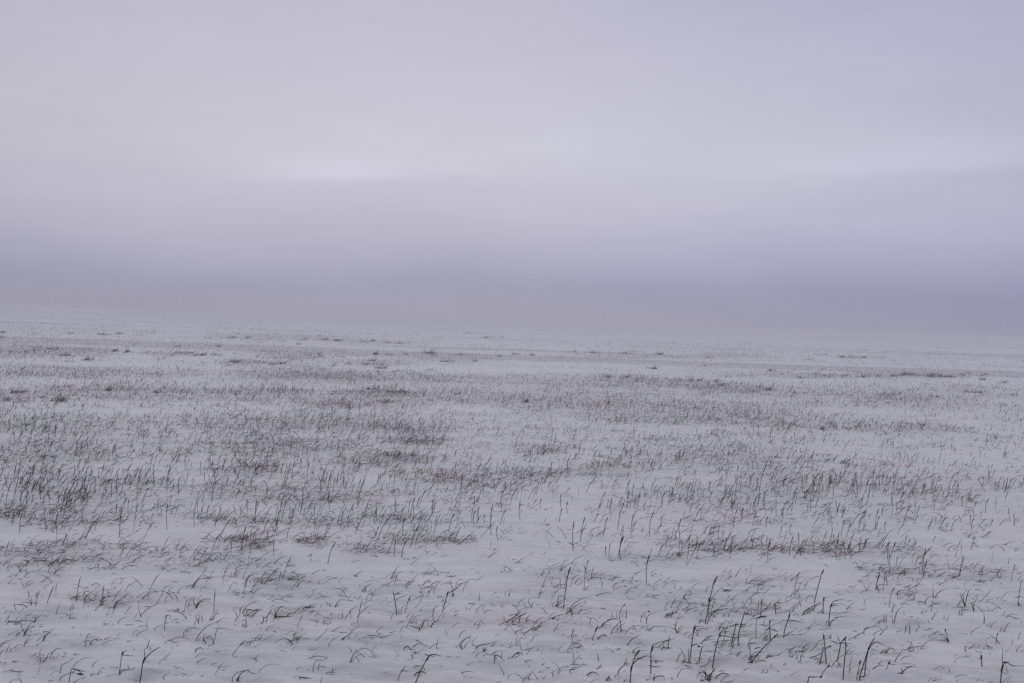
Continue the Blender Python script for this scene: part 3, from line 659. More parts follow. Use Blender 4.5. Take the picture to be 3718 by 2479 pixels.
A t double flat arches stretching right from the fallen stem's foot|B 960 1290 1030 1270 1180 1265;B+ 1090 1290 1110 1240 1150 1215 1270 1230 1400 1275;B 1080 1240 1150 1200 1260 1210;B 1130 1330 1200 1295 1240 1285 1280 1310
A t yellow olive tuft behind the fallen stem|Bo 1080 1010 1100 960 1150 920;Bo 1100 1010 1130 930;Bo 1060 1000 1070 970;Bo 1110 1000 1160 930;B+ 1085 1000 1090 960 1140 915;Bo 1120 1020 1150 970
A t fan of three parallel blades swept right, above the thicket's right side|B+ 1580 680 1610 620 1680 570 1760 520;B 1585 670 1620 620 1700 590 1780 575;B+ 1600 660 1730 595
A t feathery tuft on a stem, high above the thicket|B 985 370 1000 300 1020 240;B+ 980 280 1030 240 1150 200;B+ 1020 270 1080 240 1200 210;B 990 275 1060 220 1160 175;B 940 265 950 205 1000 165 1060 130;B 830 265 840 220 860 170;B 840 240 940 262
A b single blade curved flat to the right under the feathery tuft|B+ 880 465 920 410 980 380 1110 362
A b|B 655 460 690 415 755 375
A t flat scribble of blades on the snow left of the feathery tuft|B 560 350 620 330 700 295;B+ 540 350 600 350 700 350;B+ 560 340 600 320
A b|B 115 330 130 290 180 255 260 230
A t small k shaped pair of blades at the left of the heavy headed stalk|B+ 10 430 60 350;B 5 435 70 495
A s pair of stems crossing in a tall x, right part of the thicket|S+ 1900 1290 1885 1150 1868 930;S+ 1820 1290 1850 1160 1862 1090;h+ 1868 985 1868 925;b+ 1880 1115 1960 1075;h+ 1940 1092 1966 1074
A s thick leaning stalk with a heavy leaf mat at its shoulder, right thicket|S+ 2050 1260 2080 1120 2100 1030 2165 955;h+ 2130 1010 2165 955;b+ 2070 1050 2110 1035 2260 1055;b+ 2060 1050 2000 1020 1950 1010;bo 2120 1050 2200 1075
A s straight tall stalk standing in front of the heavy leaf mat|S+ 2125 1480 2145 1250 2160 1100 2158 1000;b 2160 1060 2200 1100
A t yellow green curved leaves hanging right of the heavy leaf mat|Bo 2170 1170 2200 1120 2259 1105;Bo 2150 1200 2190 1150 2250 1140;B 2100 1220 2130 1190
A t matted clump like a thatched roof at the lower centre of the thicket|B+ 1490 1155 1590 1150 1640 1120 1690 1115;B+ 1640 1160 1700 1140 1830 1140;B 1400 1230 1430 1170 1460 1155;B 1430 1240 1490 1180;B+ 1510 1270 1515 1180;B 1400 1245 1470 1190;B 1560 1230 1550 1170;B 1600 1230 1580 1170;B+ 1450 1305 1520 1290 1590 1310
A t wide hoop with a spike on its shoulder behind the crossed stems|B 1760 1085 1800 1020 1860 990 1960 965;b+ 1960 970 1960 915;B 1820 1055 1900 1070
A s square bent stem at the bottom edge with a thin stalk beside it|S+ 1655 1568 1668 1490;b+ 1668 1488 1750 1490 1830 1485;S 1830 1500 1870 1410 1945 1330;h+ 1918 1362 1947 1328;h+ 1820 1505 1842 1470
A t spiky olive tuft at the bottom left of the thicket|B+ 300 1460 250 1380;B+ 300 1490 290 1370;B+ 340 1530 290 1400;B 360 1480 400 1400;Bo 320 1530 330 1470 380 1430;B+ 220 1435 300 1435;B+ 350 1460 430 1395;Bo 330 1510 345 1450
A t thick arched blade curling over to the right near the bottom edge|B+ 710 1458 770 1435 840 1435 880 1460 905 1505;B 780 1415 830 1385 900 1370
A t low web of thin blades between spiky olive tuft and thick arch|B+ 440 1490 520 1440 600 1460 610 1480;B 480 1420 560 1440;B 600 1490 650 1560;B 500 1550 560 1490 600 1485;B 230 1530 300 1560
A b|B 240 1245 270 1270 290 1305
A b|B 330 1305 355 1240 370 1215
A t flat lens of blades on the snow under the second thicket stalk|B 480 1325 520 1310 600 1320;B+ 500 1322 560 1330
A t dark smear of flat blades at the far left foot of the thicket|B+ 0 1280 50 1305 140 1320;B 20 1340 110 1360
A b|B+ 2085 1340 2040 1270
A b|B 1270 1435 1345 1433
A b|B 1375 1425 1460 1395
A b|B 1470 700 1470 670 1500 655 1540 675 1535 730
A b|B 1635 470 1650 430 1690 410 1730 430 1740 480
A b short dark stub leaning left right of the slanting thicket stalk's tip|B+ 1558 540 1545 470
A t faint low grass behind the matted thatch clump|B 1040 1440 1080 1390;B 1110 1440 1130 1380;B 1080 1440 1140 1445;B 1250 1410 1290 1440
A b|B 1540 425 1555 335
A b|B 2190 490 2240 465
B s thick stem snapped flat with a long leaf running out of the right edge|S+ 1955 1568 1965 1440 1985 1290;S+ 1965 1430 2005 1300;h+ 1963 1430 1980 1345;b+ 1980 1290 2040 1300 2100 1335 2160 1345 2260 1335;h+ 1990 1292 2050 1300
B s pair of long leaning stems joined at a dark shoulder, bottom right|S+ 85 1490 150 1280 210 1100 250 1020 285 970;S+ 150 1490 165 1320 200 1130;h+ 192 1145 232 1058;b+ 230 1065 300 1025 360 1045 430 1080
B t round hoop over a black root at the feet of the joined stems|B+ 85 1497 150 1490 215 1500;B 50 1480 90 1400 150 1380 200 1395 235 1430;B+ 210 1470 240 1410 290 1360 340 1340 410 1345
B s short stalk with a fat head left of the joined stems|S 50 1480 75 1350 85 1310;h+ 80 1325 99 1268
B s short stalk with a side leaf, right of the joined stems|S 430 1430 460 1330;h+ 465 1325 487 1278;b 480 1315 575 1330
B t spider shaped tuft with drooping legs at the bottom edge, right|B+ 655 1445 645 1390 635 1360;b+ 650 1430 700 1380 775 1335;b 720 1370 780 1350 860 1370;B+ 655 1450 600 1445 560 1460 520 1500 490 1568;B+ 655 1450 680 1500 710 1568;B 650 1450 600 1480 575 1560
B s small stem with a round bead on top, leaning left, right snow|S 1265 1010 1240 930 1225 870;h+ 1224 885 1222 850;B 1260 1000 1200 940 1130 925;B+ 1250 1000 1200 1010 1080 1005;B 1245 1000 1180 960
B s tiny upright plant with cross leaves, far right snow|S+ 1705 1330 1700 1250;h+ 1702 1250 1695 1190;b 1660 1245 1725 1245
B t tuft of leaning blades with a long arm rising right, right of bottom centre|B+ 740 1155 790 1145 840 1170;B 750 1120 780 1045;B 805 1150 780 1050;B 890 1150 910 1090 1000 1010 1120 960;B 890 1130 920 1110 970 1108;B 865 1150 860 1100 820 1080;B 780 1045 740 1020 690 1018;B 730 1130 760 1080
B t short thick v of grass alone on the right snow|B+ 440 1165 480 1100;B 440 1165 432 1130
B s stalk with a dark tip above a level blade, upper right foreground|S+ 300 325 320 210;h+ 318 220 352 98;b 350 102 300 105;B+ 310 320 345 270 440 265
B t dark upright stub at the end of the level blade, upper right|B+ 447 250 445 160;B 445 220 420 150
B s plain bowed stalk below the level blade, upper right|S 475 545 490 440 520 350;h 515 365 547 296
B t angular tuft of blades meeting like crossed sticks, right foreground|B+ 1060 430 1060 310;B+ 1090 430 1120 380 1180 340 1275 303;B+ 950 520 975 450 1040 430;b+ 1060 445 1120 460 1215 480;b 1040 505 1100 520 1175 545;B 1040 630 1045 520 1070 430;B+ 860 500 910 490 970 530;B 860 560 950 575 1010 570;B 970 630 970 590;B 850 545 900 520
B t thick upright black tuft in a grey shadowed hollow, far right|B+ 1480 540 1465 470 1460 390;B+ 1485 540 1500 450 1530 350 1560 310;B 1490 530 1510 420 1600 380;B+ 1475 540 1430 420 1425 370;B 1440 430 1470 370 1540 330
B t dark rooted v shaped tuft right of the thick black one|B+ 1600 610 1575 540 1570 510;B+ 1600 600 1600 520 1660 410;b 1600 500 1510 520;B+ 1450 610 1540 590
B t flat topped thin arch left of the dark rooted v|B 1430 650 1440 580 1400 565 1340 565 1290 585;B+ 1405 650 1415 600;B 1440 660 1480 630
B t upright grass with a black foot like a small cross, far right|B+ 1735 770 1740 710 1728 630;B 1780 668 1640 670
B b|B 1815 620 1795 590 1780 550
B s tall grey stem at the right edge with curled leaves at its foot|S 2190 530 2200 400 2225 220;B+ 2200 530 2170 490;B 2190 520 2250 545;b 2140 440 2190 430 2240 420
B t tall bowed blade beside a wide flat arch, right foreground|B+ 540 770 560 690 590 610 670 545;B+ 510 630 530 570 550 540 580 545;B 560 540 620 525 690 520 790 540;B 520 770 515 700
B t two short upright parallel blades, right foreground|B+ 405 740 410 650;B+ 435 740 440 650
B b|B 345 780 360 740
B t tuft of bent blades on a dark node, right of the thicket|B+ 20 960 80 920 140 890;B+ 140 910 150 860 200 830 340 820;B 150 860 180 845 230 850;B -60 1000 20 960;B 0 885 60 880
B t rising thin blade that ends against a short upright, right|B 270 930 310 890 440 845;B 445 845 445 785
B t loose group of thin upright blades on the right snow|B+ 750 900 750 760;B 830 895 850 850 890 810;B 700 870 690 850;B 870 830 865 760;B 690 840 700 780
B t dark tuft trailing a low blade to the left, upper right foreground|B+ 680 115 640 60;B+ 680 115 680 30;B 690 115 720 60 800 50;B+ 680 120 600 128 530 125 460 170;B 520 200 540 160
B t wavy low tuft ending in a bushy right tip, upper right foreground|B 880 130 875 30;B+ 885 130 930 100 990 95 1060 135;B+ 1060 135 1090 80 1140 65 1250 42;B 1010 170 1000 130
B t wide thin spray like antlers from a dark root, far upper right|B+ 1715 135 1705 80;B 1715 135 1780 110 1900 60;B+ 1700 135 1640 125;B 1880 60 1990 80 2080 75;B 1940 190 1900 100 1880 60;B 1950 180 1960 110
B s thin stem with a low blade off its foot, upper right|S 1400 150 1420 60 1435 0;b 1400 150 1310 175
B t short slanting red grey blades, right edge of the near snow|B+r 2010 870 2030 820 2085 750;Br 1980 860 2010 860;Br 1950 880 1975 790;Br 1560 930 1580 860
B s small bead topped stem under the slanting red grey blades|S 1895 1030 1905 960 1913 925;h+ 1913 930 1918 908
B t low dark knot with a left leaning blade, far right snow|B+ 1800 1090 1745 1085;B 1840 1105 1790 1085 1750 1000
B b|B 2190 980 2220 870
B b|B 2070 1070 2110 1040 2120 980
B b|B 145 530 150 480 185 450
B b|B 590 440 585 390 600 350 615 430
B t short stem with thin level twigs, right foreground|B+ 805 460 815 380;b 805 462 730 475;b 815 385 880 370
B t thin open v of blades, upper right foreground|B 180 340 150 290 135 230;B 180 335 225 240
B b|B 1245 735 1280 650
B b|B 1205 715 1205 650
B b|B 675 665 672 605
B b|B 835 330 830 280 900 230
B b|B 735 330 755 250
B b|B 1275 1420 1275 1365
B b|B 2165 1150 2190 1100 2250 1065
"""
STALKS = """
P 280 160 290 90;278 310 286 245;315 525 316 358;135 540 155 400;430 440 465 310;820 565 833 382;880 410 884 310;1147 510 1152 333;1108 420 1112 370;445 480 470 435;460 300 515 188;600 330 602 270;655 260 660 165;835 270 860 150;805 250 812 125;860 200 905 60;890 240 935 135;975 330 1025 225;970 430 985 398;1150 150 1200 15;1335 490 1338 392;1420 450 1435 345;1475 490 1520 362;1628 500 1612 428;1750 465 1762 308;1905 520 1918 380;1655 665 1690 483;1810 535 1847 440;2262 370 2272 120;2003 160 2028 45;2110 190 2122 50;2225 180 2218 100;1935 440 2005 270;2065 400 2085 300;2250 750 2305 600;545 140 553 25;1455 320 1475 215;240 440 243 410;370 500 375 450;1690 360 1700 310;145 330 148 250;1410 195 1405 120;1265 60 1275 5;590 260 588 150;1385 330 1400 285
Q 88 120 85 20;110 350 165 160;35 470 85 335;95 540 160 408;225 480 245 362;235 560 255 492;250 580 340 420;420 555 437 432;470 640 535 478;412 700 452 583;365 700 375 583;630 420 632 300;822 300 828 150;915 350 913 280;907 475 920 380;940 450 945 360;980 465 982 412;1027 550 1042 335;1090 480 1128 378;1075 590 1070 490;1225 445 1228 315;735 530 775 400;525 370 578 240;465 440 507 290;810 615 885 548;1155 350 1210 225;1085 335 1130 215;1505 360 1510 270;1495 460 1515 365;1550 400 1552 320;1640 590 1672 425;1590 660 1597 455;1735 460 1765 400;1765 370 1815 255;1840 400 1855 305;1800 555 1828 428;1895 520 1945 315;1900 705 1940 558;1912 705 1930 560;1815 690 1815 628;2115 565 2150 380;2195 490 2197 425;2197 360 2220 255;2093 890 2112 688;2325 590 2332 435;2290 580 2300 520;2035 370 2050 270;2075 385 2088 325;2130 250 2138 190;2077 230 2072 190;1970 300 1980 170;1995 300 2010 200;1440 150 1445 45;1120 110 1130 40;1340 270 1358 180;1420 230 1438 180;1045 230 1050 170;255 210 260 140;960 190 990 115;1365 370 1372 300;1680 260 1750 150;15 200 17 140
R 30 290 55 185;135 290 150 230;180 330 200 258;235 410 285 280;345 500 375 370;400 460 415 365;520 290 575 60;515 360 525 283;45 400 70 325;75 460 120 365;330 360 345 255;850 200 850 138;690 230 695 160;745 390 775 265;735 550 745 475;730 690 757 560;583 745 600 590;640 420 640 315;570 500 585 420;680 420 720 310;945 200 960 125;1005 190 1010 130;1195 290 1210 205;1050 420 1080 325;1095 430 1115 360;1155 490 1210 405;1205 470 1250 380;1320 520 1345 370;1330 510 1350 420;1388 540 1392 455;1410 755 1415 592;1425 700 1460 600;1300 290 1330 195;1430 340 1432 255;1465 240 1490 160;1720 290 1728 175;1775 250 1772 200;1850 250 1855 210;1038 600 1036 548;1045 690 1070 580;1900 830 1928 695;1980 520 1995 435;1715 600 1735 560;1980 655 2005 560;2050 420 2045 390;1640 810 1668 640;2075 400 2100 300;1920 360 1922 280;2270 480 2290 430;895 290 900 170;870 330 895 240;910 370 930 300
"""


# ------------------------------------------------------------------ build the traced grass
SC, X0 = 0.2736, {'F': 0, 'E': 620, 'D': 1240, 'C': 1860, 'A': 2480, 'B': 3098}
SC2, X2 = 0.5288, {'P': 0, 'Q': 1240, 'R': 2480}
RAD = {'S': .0018, 'B': .0016, 'H': .0030}     # half widths in metres: stem, blade, seed head or sheath


def depth_points(pix, depth0, ddepth):
    """photo pixels -> points standing at a forward distance, resting on the snow where the line meets it"""
    pix = np.asarray(pix, float)
    d = rays(pix[:, 0], pix[:, 1])
    dep = depth0 + ddepth * np.linspace(0, 1, len(pix)) ** 1.3
    p = EYE + d * dep[:, None]
    g = to_ground(pix[:, 0], pix[:, 1])
    low = p[:, 2] < ground_z(p[:, 0], p[:, 1]) + .003
    g[:, 2] += .003
    p[low] = g[low]
    return p


def stroke_geometry(kind, fat, pix, depth0, rooted, seed):
    r = np.random.default_rng(seed)
    L = np.linalg.norm(np.diff(pix, axis=0), axis=1).sum() / FOC * depth0
    dd = 0.0 if kind == 'H' else r.uniform(-.35, .35) * L * (.35 if kind == 'S' else 1)
    P = depth_points(resample(pix, max(6, 3 * len(pix))), depth0, dd)
    if rooted:                               # root below the snow surface
        q = P[0].copy()
        q[2] -= .025
        P = np.vstack([q, P])
    s = np.linspace(0, 1, len(P))
    w = RAD[kind] * (1.5 if fat else 1.0)
    if kind == 'S':
        R = w * np.interp(s, [0, .6, 1], [1.0, .9, .75])
    elif kind == 'B':
        R = w * np.interp(s, [0, .15, .6, 1], [.8, 1.0, .85, .22])
    else:
        R = w * np.interp(s, [0, .3, .7, 1], [.5, 1.0, .9, .35])
    return P, R


PARTN = {'S': 'stem', 'B': 'leaf_blade', 'H': 'seed_head'}
grass_shade = []
known, lone = [], []
pits = []
tid = 0
LONE = 'single thin dark grass blade poking out of the near snow on its own'
for line in TRACES.strip().splitlines():
    head, body = line.split('|', 1)
    panel, typ, *lab = head.split(' ', 2)
    lab = lab[0].strip() if lab else ''
    strokes = []
    for s in body.split(';'):
        f = s.split()
        if not f:
            continue
        code = f[0]
        v = np.array([float(a) for a in f[1:]]).reshape(-1, 2)
        v = v * SC + np.array([X0[panel], 2050.0])
        strokes.append((code, v))
    tid += 1
    roots = [v[0] for c, v in strokes if c[0].isupper()] or [strokes[0][1][0]]
    anchor_px = strokes[0][1][0]
    a3 = to_ground(np.array([anchor_px[0]]), np.array([anchor_px[1]]))[0]
    adep = float((a3 - EYE) @ fwd)
    single = len(strokes) == 1
    nm = {'s': 'grass_stalk', 't': 'grass_tuft', 'b': 'grass_sprig'}[typ]
    cat = {'s': 'grass stalk', 't': 'grass tuft', 'b': 'grass sprig'}[typ]
    grp = {'s': 'tall dry stalks in the near snow', 't': 'grass tufts in the near snow',
           'b': 'lone grass sprigs in the near snow'}[typ]
    root = None
    if not single:
        root = bpy.data.objects.new(nm, None)
        root.empty_display_size = .05
        COL.objects.link(root)
        root.location = a3
        tag(root, lab or LONE, cat, grp)
    for j, (c, v) in enumerate(strokes):
        kind = c[0].upper()
        rooted = c[0].isupper() and kind != 'H'
        dep = adep
        if rooted and j > 0:
            q = to_ground(v[:1, 0], v[:1, 1])[0]
            dep = float((q - EYE) @ fwd)
            if abs(dep - adep) > .9:
                dep = adep + math.copysign(.9, dep - adep)
        P, R = stroke_geometry(kind, '+' in c, v, dep, rooted, tid * 50 + j)
        V, F, _ = tubes(P[None], R[None], 5)
        col = MATS['o' if 'o' in c else 'r' if 'r' in c else 'g' if (typ == 'b' or ('+' not in c and (tid + j) % 3 == 0)) else 'd']
        if single:
            o = link_mesh(nm, V - a3, F, col)
            o.location = a3
            tag(o, lab or LONE, cat, grp)
        else:
            link_mesh(PARTN[kind], V - a3, F, col, root)
    cen = np.mean([v.mean(0) for c, v in strokes], 0)
    if lab:
        known.append((cen, lab))
    else:
        lone.append((o, strokes[0][1]))
    pits.append((a3[0], a3[1], .5 if typ == 'b' else 1.0))
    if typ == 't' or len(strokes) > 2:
        grass_shade.append((a3[0], a3[1], .10 + .02 * len(strokes), min(1.0, .25 + .09 * len(strokes))))

used_labels = set()
for o, v in lone:
    c = v.mean(0)
    run = np.linalg.norm(np.diff(v, axis=0), axis=1).sum()
    flat = abs(v[-1][0] - v[0][0]) > 1.3 * abs(v[-1][1] - v[0][1])
    lean = 'lying' if flat and len(v) < 3 else 'leaning' if abs(v[-1][0] - v[0][0]) > 8 else 'upright'
    if len(v) > 2:
        lean = 'arching'
    size = 'long' if run > 42 else 'short'
    for kc, kl in sorted(known, key=lambda q: np.hypot((q[0][0] - c[0]) * .8, (q[0][1] - c[1]) * 1.3)):
        short = kl.split(',')[0]
        if len(short.split()) > 10:
            continue
        dx, dy = c - kc
        side_w = ('right of' if dx > 0 else 'left of') if abs(dx) > abs(dy) else ('just below' if dy > 0 else 'just above')
        art = '' if short.split()[0] in ('one', 'three', 'two') else 'the '
        t = '%s %s sprig %s %s%s' % (size, lean, side_w, art, short)
        if t not in used_labels and len(t.split()) <= 16:
            used_labels.add(t)
            o['label'] = t
            break

mid_label = 'thin dark grass stalk with a narrow seed head standing in the middle field'
k = 0
for line in STALKS.strip().splitlines():
    panel, body = line.split(' ', 1)
    for s in body.split(';'):
        bx, by, tx, ty = (float(a) for a in s.split())
        b = np.array([bx, by]) * SC2 + [X2[panel], 1650.0]
        t = np.array([tx, ty]) * SC2 + [X2[panel], 1650.0]
        k += 1
        r = np.random.default_rng(900 + k)
        bow = np.array([-(t - b)[1], (t - b)[0]]) * r.uniform(-.09, -.01)
        m = b * .45 + t * .55 + bow * .9
        pix = resample(np.array([b, m, t]), 9)
        a3 = to_ground(b[None, 0], b[None, 1])[0]
        dep = float((a3 - EYE) @ fwd)
        P = depth_points(pix, dep, r.uniform(-.05, .05))
        P = np.vstack([P[0] - [0, 0, .03], P])
        root = bpy.data.objects.new('grass_stalk', None)
        root.empty_display_size = .05
        COL.objects.link(root)
        root.location = a3
        tag(root, mid_label, 'grass stalk', 'seed stalks standing across the middle field')
        sc = 1 + .03 * max(0, dep - 8)
        V, F, _ = tubes(P[None, :7], np.full((1, 7), .0021 * sc), 4)
        link_mesh('stem', V - a3, F, M_DARK if k % 4 else M_GREY, root)
        R = .0036 * sc * np.array([[.55, .95, 1.0, .35]])
        V, F, _ = tubes(P[None, 6:], R, 4)
        link_mesh('seed_head', V - a3, F, M_DARK, root)

# ------------------------------------------------------------------ snow field: one sheet to the horizon
SMX = np.array(grass_shade)


def grass_shade_at(x, y):
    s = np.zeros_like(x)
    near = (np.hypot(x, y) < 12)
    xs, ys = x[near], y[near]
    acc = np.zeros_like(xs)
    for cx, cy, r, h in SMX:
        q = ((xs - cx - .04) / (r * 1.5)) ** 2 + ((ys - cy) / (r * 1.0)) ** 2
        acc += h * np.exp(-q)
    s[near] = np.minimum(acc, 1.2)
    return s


rr = np.concatenate([[0.4], np.geomspace(1.2, 3.2, 24)[:-1], np.geomspace(3.2, 14, 330)[:-1],
                     np.geomspace(14, 120, 210)[:-1], np.geomspace(120, 4000, 70)])
az = np.concatenate([np.radians(np.linspace(-180, -48, 30))[:-1], np.radians(np.linspace(-48, 48, 620)),
                     np.radians(np.linspace(48, 180, 30))[1:-1]])
RR, AZ = np.meshgrid(rr, az, indexing='ij')
GX, GY = RR * np.sin(AZ), RR * np.cos(AZ)
SM = grass_shade_at(GX.ravel(), GY.ravel()).reshape(GX.shape)
GZ = ground_z(GX, GY)
for hx_, hy_, hk in pits:           # wind scoop at the stems with a small drift in their lee
    rr0, rr1 = np.searchsorted(rr, [math.hypot(hx_, hy_) - .45, math.hypot(hx_, hy_) + .45])
    sl = slice(max(rr0, 1), rr1)
    dx, dy = GX[sl] - hx_, GY[sl] - hy_
    GZ[sl] += hk * (.012 * np.exp(-((dx - .11) / .10) ** 2 - (dy / .05) ** 2)
                    - .013 * np.exp(-((dx + .01) / .055) ** 2 - (dy / .045) ** 2))
na, nr = len(az), len(rr)
V = np.stack([GX, GY, GZ], -1).reshape(-1, 3)
V = np.vstack([V, [[0, 0, float(ground_z(0.0, 0.0))]]])
I = np.arange(nr * na).reshape(nr, na)
a = I[:-1, :]
b = np.roll(a, -1, 1)
c = I[1:, :]
d = np.roll(c, -1, 1)
F = np.stack([a, c, d, b], -1).reshape(-1, 4)
ctr = nr * na
me = bpy.data.meshes.new('snow_field')
fan = [(ctr, int(I[0, (j + 1) % na]), int(I[0, j])) for j in range(na)]
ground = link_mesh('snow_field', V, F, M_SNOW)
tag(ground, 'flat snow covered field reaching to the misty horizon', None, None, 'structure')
import bmesh
bm = bmesh.new()
bm.from_mesh(ground.data)
bm.verts.ensure_lookup_table()
for t in fan:
    bm.faces.new([bm.verts[i] for i in t])
bm.normal_update()
up_sum = sum(f.normal.z for f in list(bm.faces)[:200])
if up_sum < 0:
    for f in bm.faces:
        f.normal_flip()
bm.to_mesh(ground.data)
bm.free()
gx, gy = V[:, 0], V[:, 1]
front = gy > 1.0
px, py = to_pixel(gx, np.maximum(gy, 1.0), V[:, 2])
base, dpat = density(np.clip(px, -900, PW + 900), np.clip(py, 0, PH + 900))
show_shade = np.where(front, base * .5 + dpat * .8, .05) * streaks(gx, gy)
show_shade = show_shade + grass_shade_at(gx, gy) * .26 * np.clip(.6 + .8 * vnoise(gx / .22, gy / .13, 61), 0, 1.5)  # grey round tuft feet: painted contact shade together with thinly buried grass
rfar = np.hypot(gx, gy)
far_lines = np.clip(vnoise(gx / 60, gy / 5 + gx * .01, 31) * 1.2 + vnoise(gx / 16, gy / 2.6, 32) * 1.1 + .02, 0, 1)
show_shade = show_shade + far_lines * np.clip((rfar - 18) / 30, 0, 1) * .8
att = ground.data.attributes.new('grass_and_shade', 'FLOAT', 'POINT')
att.data.foreach_set('value', np.clip(show_shade, 0, 1).astype(np.float32))

# ------------------------------------------------------------------ the uncountable grass of the field
def field_grass():
    P_all, R_all, M_all = [], [], []
    rng = np.random.default_rng(11)
    # candidate clump centres spread over the view and well past its edges
    N = 260000
    k_ = PW / 2352
    px = rng.uniform(-900, PW + 900, N)
    yy = rng.uniform(0, 1, N)
    b = 7 * (1000 / 7) ** yy                                   # rows below the horizon, log spread
    py = (742 + b + (px / k_ - 1176) * .032) * k_
    wgt = b * math.log(1000 / 7)                                # undo the log spread: even per picture area
    base, pat = density(px, py)
    g = to_ground(px, py)
    st = streaks(g[:, 0], g[:, 1])
    cl0 = vnoise(g[:, 0] / .55, g[:, 1] / .30, 71) * .6 + vnoise(g[:, 0] / .2, g[:, 1] / .16, 72) * .4
    den = (base + pat) * st * np.clip(.95 + .9 * cl0, .25, 1.8)
    den = den + np.minimum(grass_shade_at(g[:, 0], g[:, 1]), .8) * .20
    per = np.interp(b, [12, 40, 90, 180, 320, 450, 560, 700, 1000],
                    [.050, .075, .066, .036, .0170, .0120, .0090, .0052, .0040])   # clumps per square of 2352-view
    area = (PW + 1800) / k_ * 1000
    prob = den * per * wgt / 1000 * area / N
    keep = rng.uniform(0, 1, N) < prob
    g, b, den, px, py = g[keep], b[keep], (base + pat)[keep], px[keep], py[keep]
    n = len(g)
    dist = np.hypot(g[:, 0], g[:, 1])
    # blades of each clump
    nb = rng.integers(1, 4, n) + (rng.uniform(0, 1, n) < np.clip(den, 0, .8)) * rng.integers(1, 5, n)
    idx = np.repeat(np.arange(n), nb)
    m = len(idx)
    spread = (.035 + .02 * den[idx]) * np.clip(dist[idx] / 9, .8, 5)
    bx = g[idx, 0] + rng.normal(0, 1, m) * spread * 1.3
    by = g[idx, 1] + rng.normal(0, 1, m) * spread
    bz = ground_z(bx, by) - .01
    bb = b[idx]
    # stalks rule the middle field, arching blades the near one and the dark clumps
    p_stalk = np.interp(bb, [20, 90, 160, 260, 400, 470, 520, 900], [.3, .45, .6, .55, .5, .3, .12, .08])
    cl = vnoise(g[:, 0] / 1.7, g[:, 1] / .9, 41)[idx]
    stalk = rng.uniform(0, 1, m) < np.clip(p_stalk + .35 * cl, 0, 1)
    L = np.where(stalk, rng.gamma(9, .0145, m), rng.gamma(7, .0155, m))
    L *= np.interp(bb, [12, 60, 120, 200, 400, 500, 900], [1.0, .62, .52, .58, .72, .80, .62])
    L = np.clip(L, .03, .32)
    th0 = np.where(stalk, rng.normal(78, 9, m), rng.normal(62, 16, m))
    th1 = np.where(stalk, th0 - np.abs(rng.normal(14, 12, m)), rng.normal(8, 22, m))
    th0, th1 = np.radians(th0), np.radians(th1)
    # the weak, pale, matted growth between the dark stalks
    fuzz = rng.uniform(0, 1, m) < np.interp(bb, [20, 120, 300, 450, 560], [.35, .5, .55, .6, .8])
    L = np.where(fuzz, L * .62, L * 1.12)
    th0 = np.where(fuzz, np.radians(rng.normal(48, 20, m)), th0)
    th1 = np.where(fuzz, np.radians(rng.normal(5, 25, m)), th1)
    azb = np.radians(rng.normal(0, 38, m))
    flip = rng.uniform(0, 1, m) < np.where(stalk, .06, .13)
    azb = np.where(flip, azb + math.pi, azb)
    K = 6
    s = np.linspace(0, 1, K)
    th = th0[:, None] + (th1 - th0)[:, None] * s[None] ** np.where(stalk, 2.0, 1.1)[:, None]
    step = L[:, None] / (K - 1)
    hx = np.concatenate([np.zeros((m, 1)), np.cumsum(np.cos(th[:, 1:]) * step, 1)], 1)
    hz = np.concatenate([np.zeros((m, 1)), np.cumsum(np.sin(th[:, 1:]) * step, 1)], 1)
    P = np.stack([bx[:, None] + hx * np.cos(azb)[:, None], by[:, None] + hx * np.sin(azb)[:, None],
                  bz[:, None] + hz], -1)
    gz = ground_z(P[..., 0], P[..., 1])
    P[..., 2] = np.where(s[None] > .15, np.maximum(P[..., 2], gz + .002), P[..., 2])
    w = np.where(stalk, rng.uniform(.0010, .0019, m), rng.uniform(.0009, .0018, m))
    w = w * np.interp(dist[idx], [4, 8, 20, 60, 120], [1.1, 1.35, 1.9, 3.6, 5.4])
    w = np.where(fuzz, w * .78, w * 1.12)
    prof_s = np.array([.8, .75, .7, 1.0, 1.25, .4])
    prof_b = np.array([.8, 1.0, .95, .8, .55, .2])
    R = w[:, None] * np.where(stalk[:, None], prof_s, prof_b)
    hue = vnoise(g[:, 0] / .55 + 5, g[:, 1] / .6, 51)[idx] + rng.normal(0, .12, m)
    hue2 = vnoise(g[:, 0] / .6 + 31, g[:, 1] / .65, 52)[idx] + rng.normal(0, .12, m)
    mi = np.where(fuzz, 4, np.where(rng.uniform(0, 1, m) < .6, 0, 1))
    near = bb < 520
    mi = np.where((hue > .50) & near, 2, mi)
    mi = np.where((hue2 > .50) & near & (bb > 60), 3, mi)
    return P, R, mi


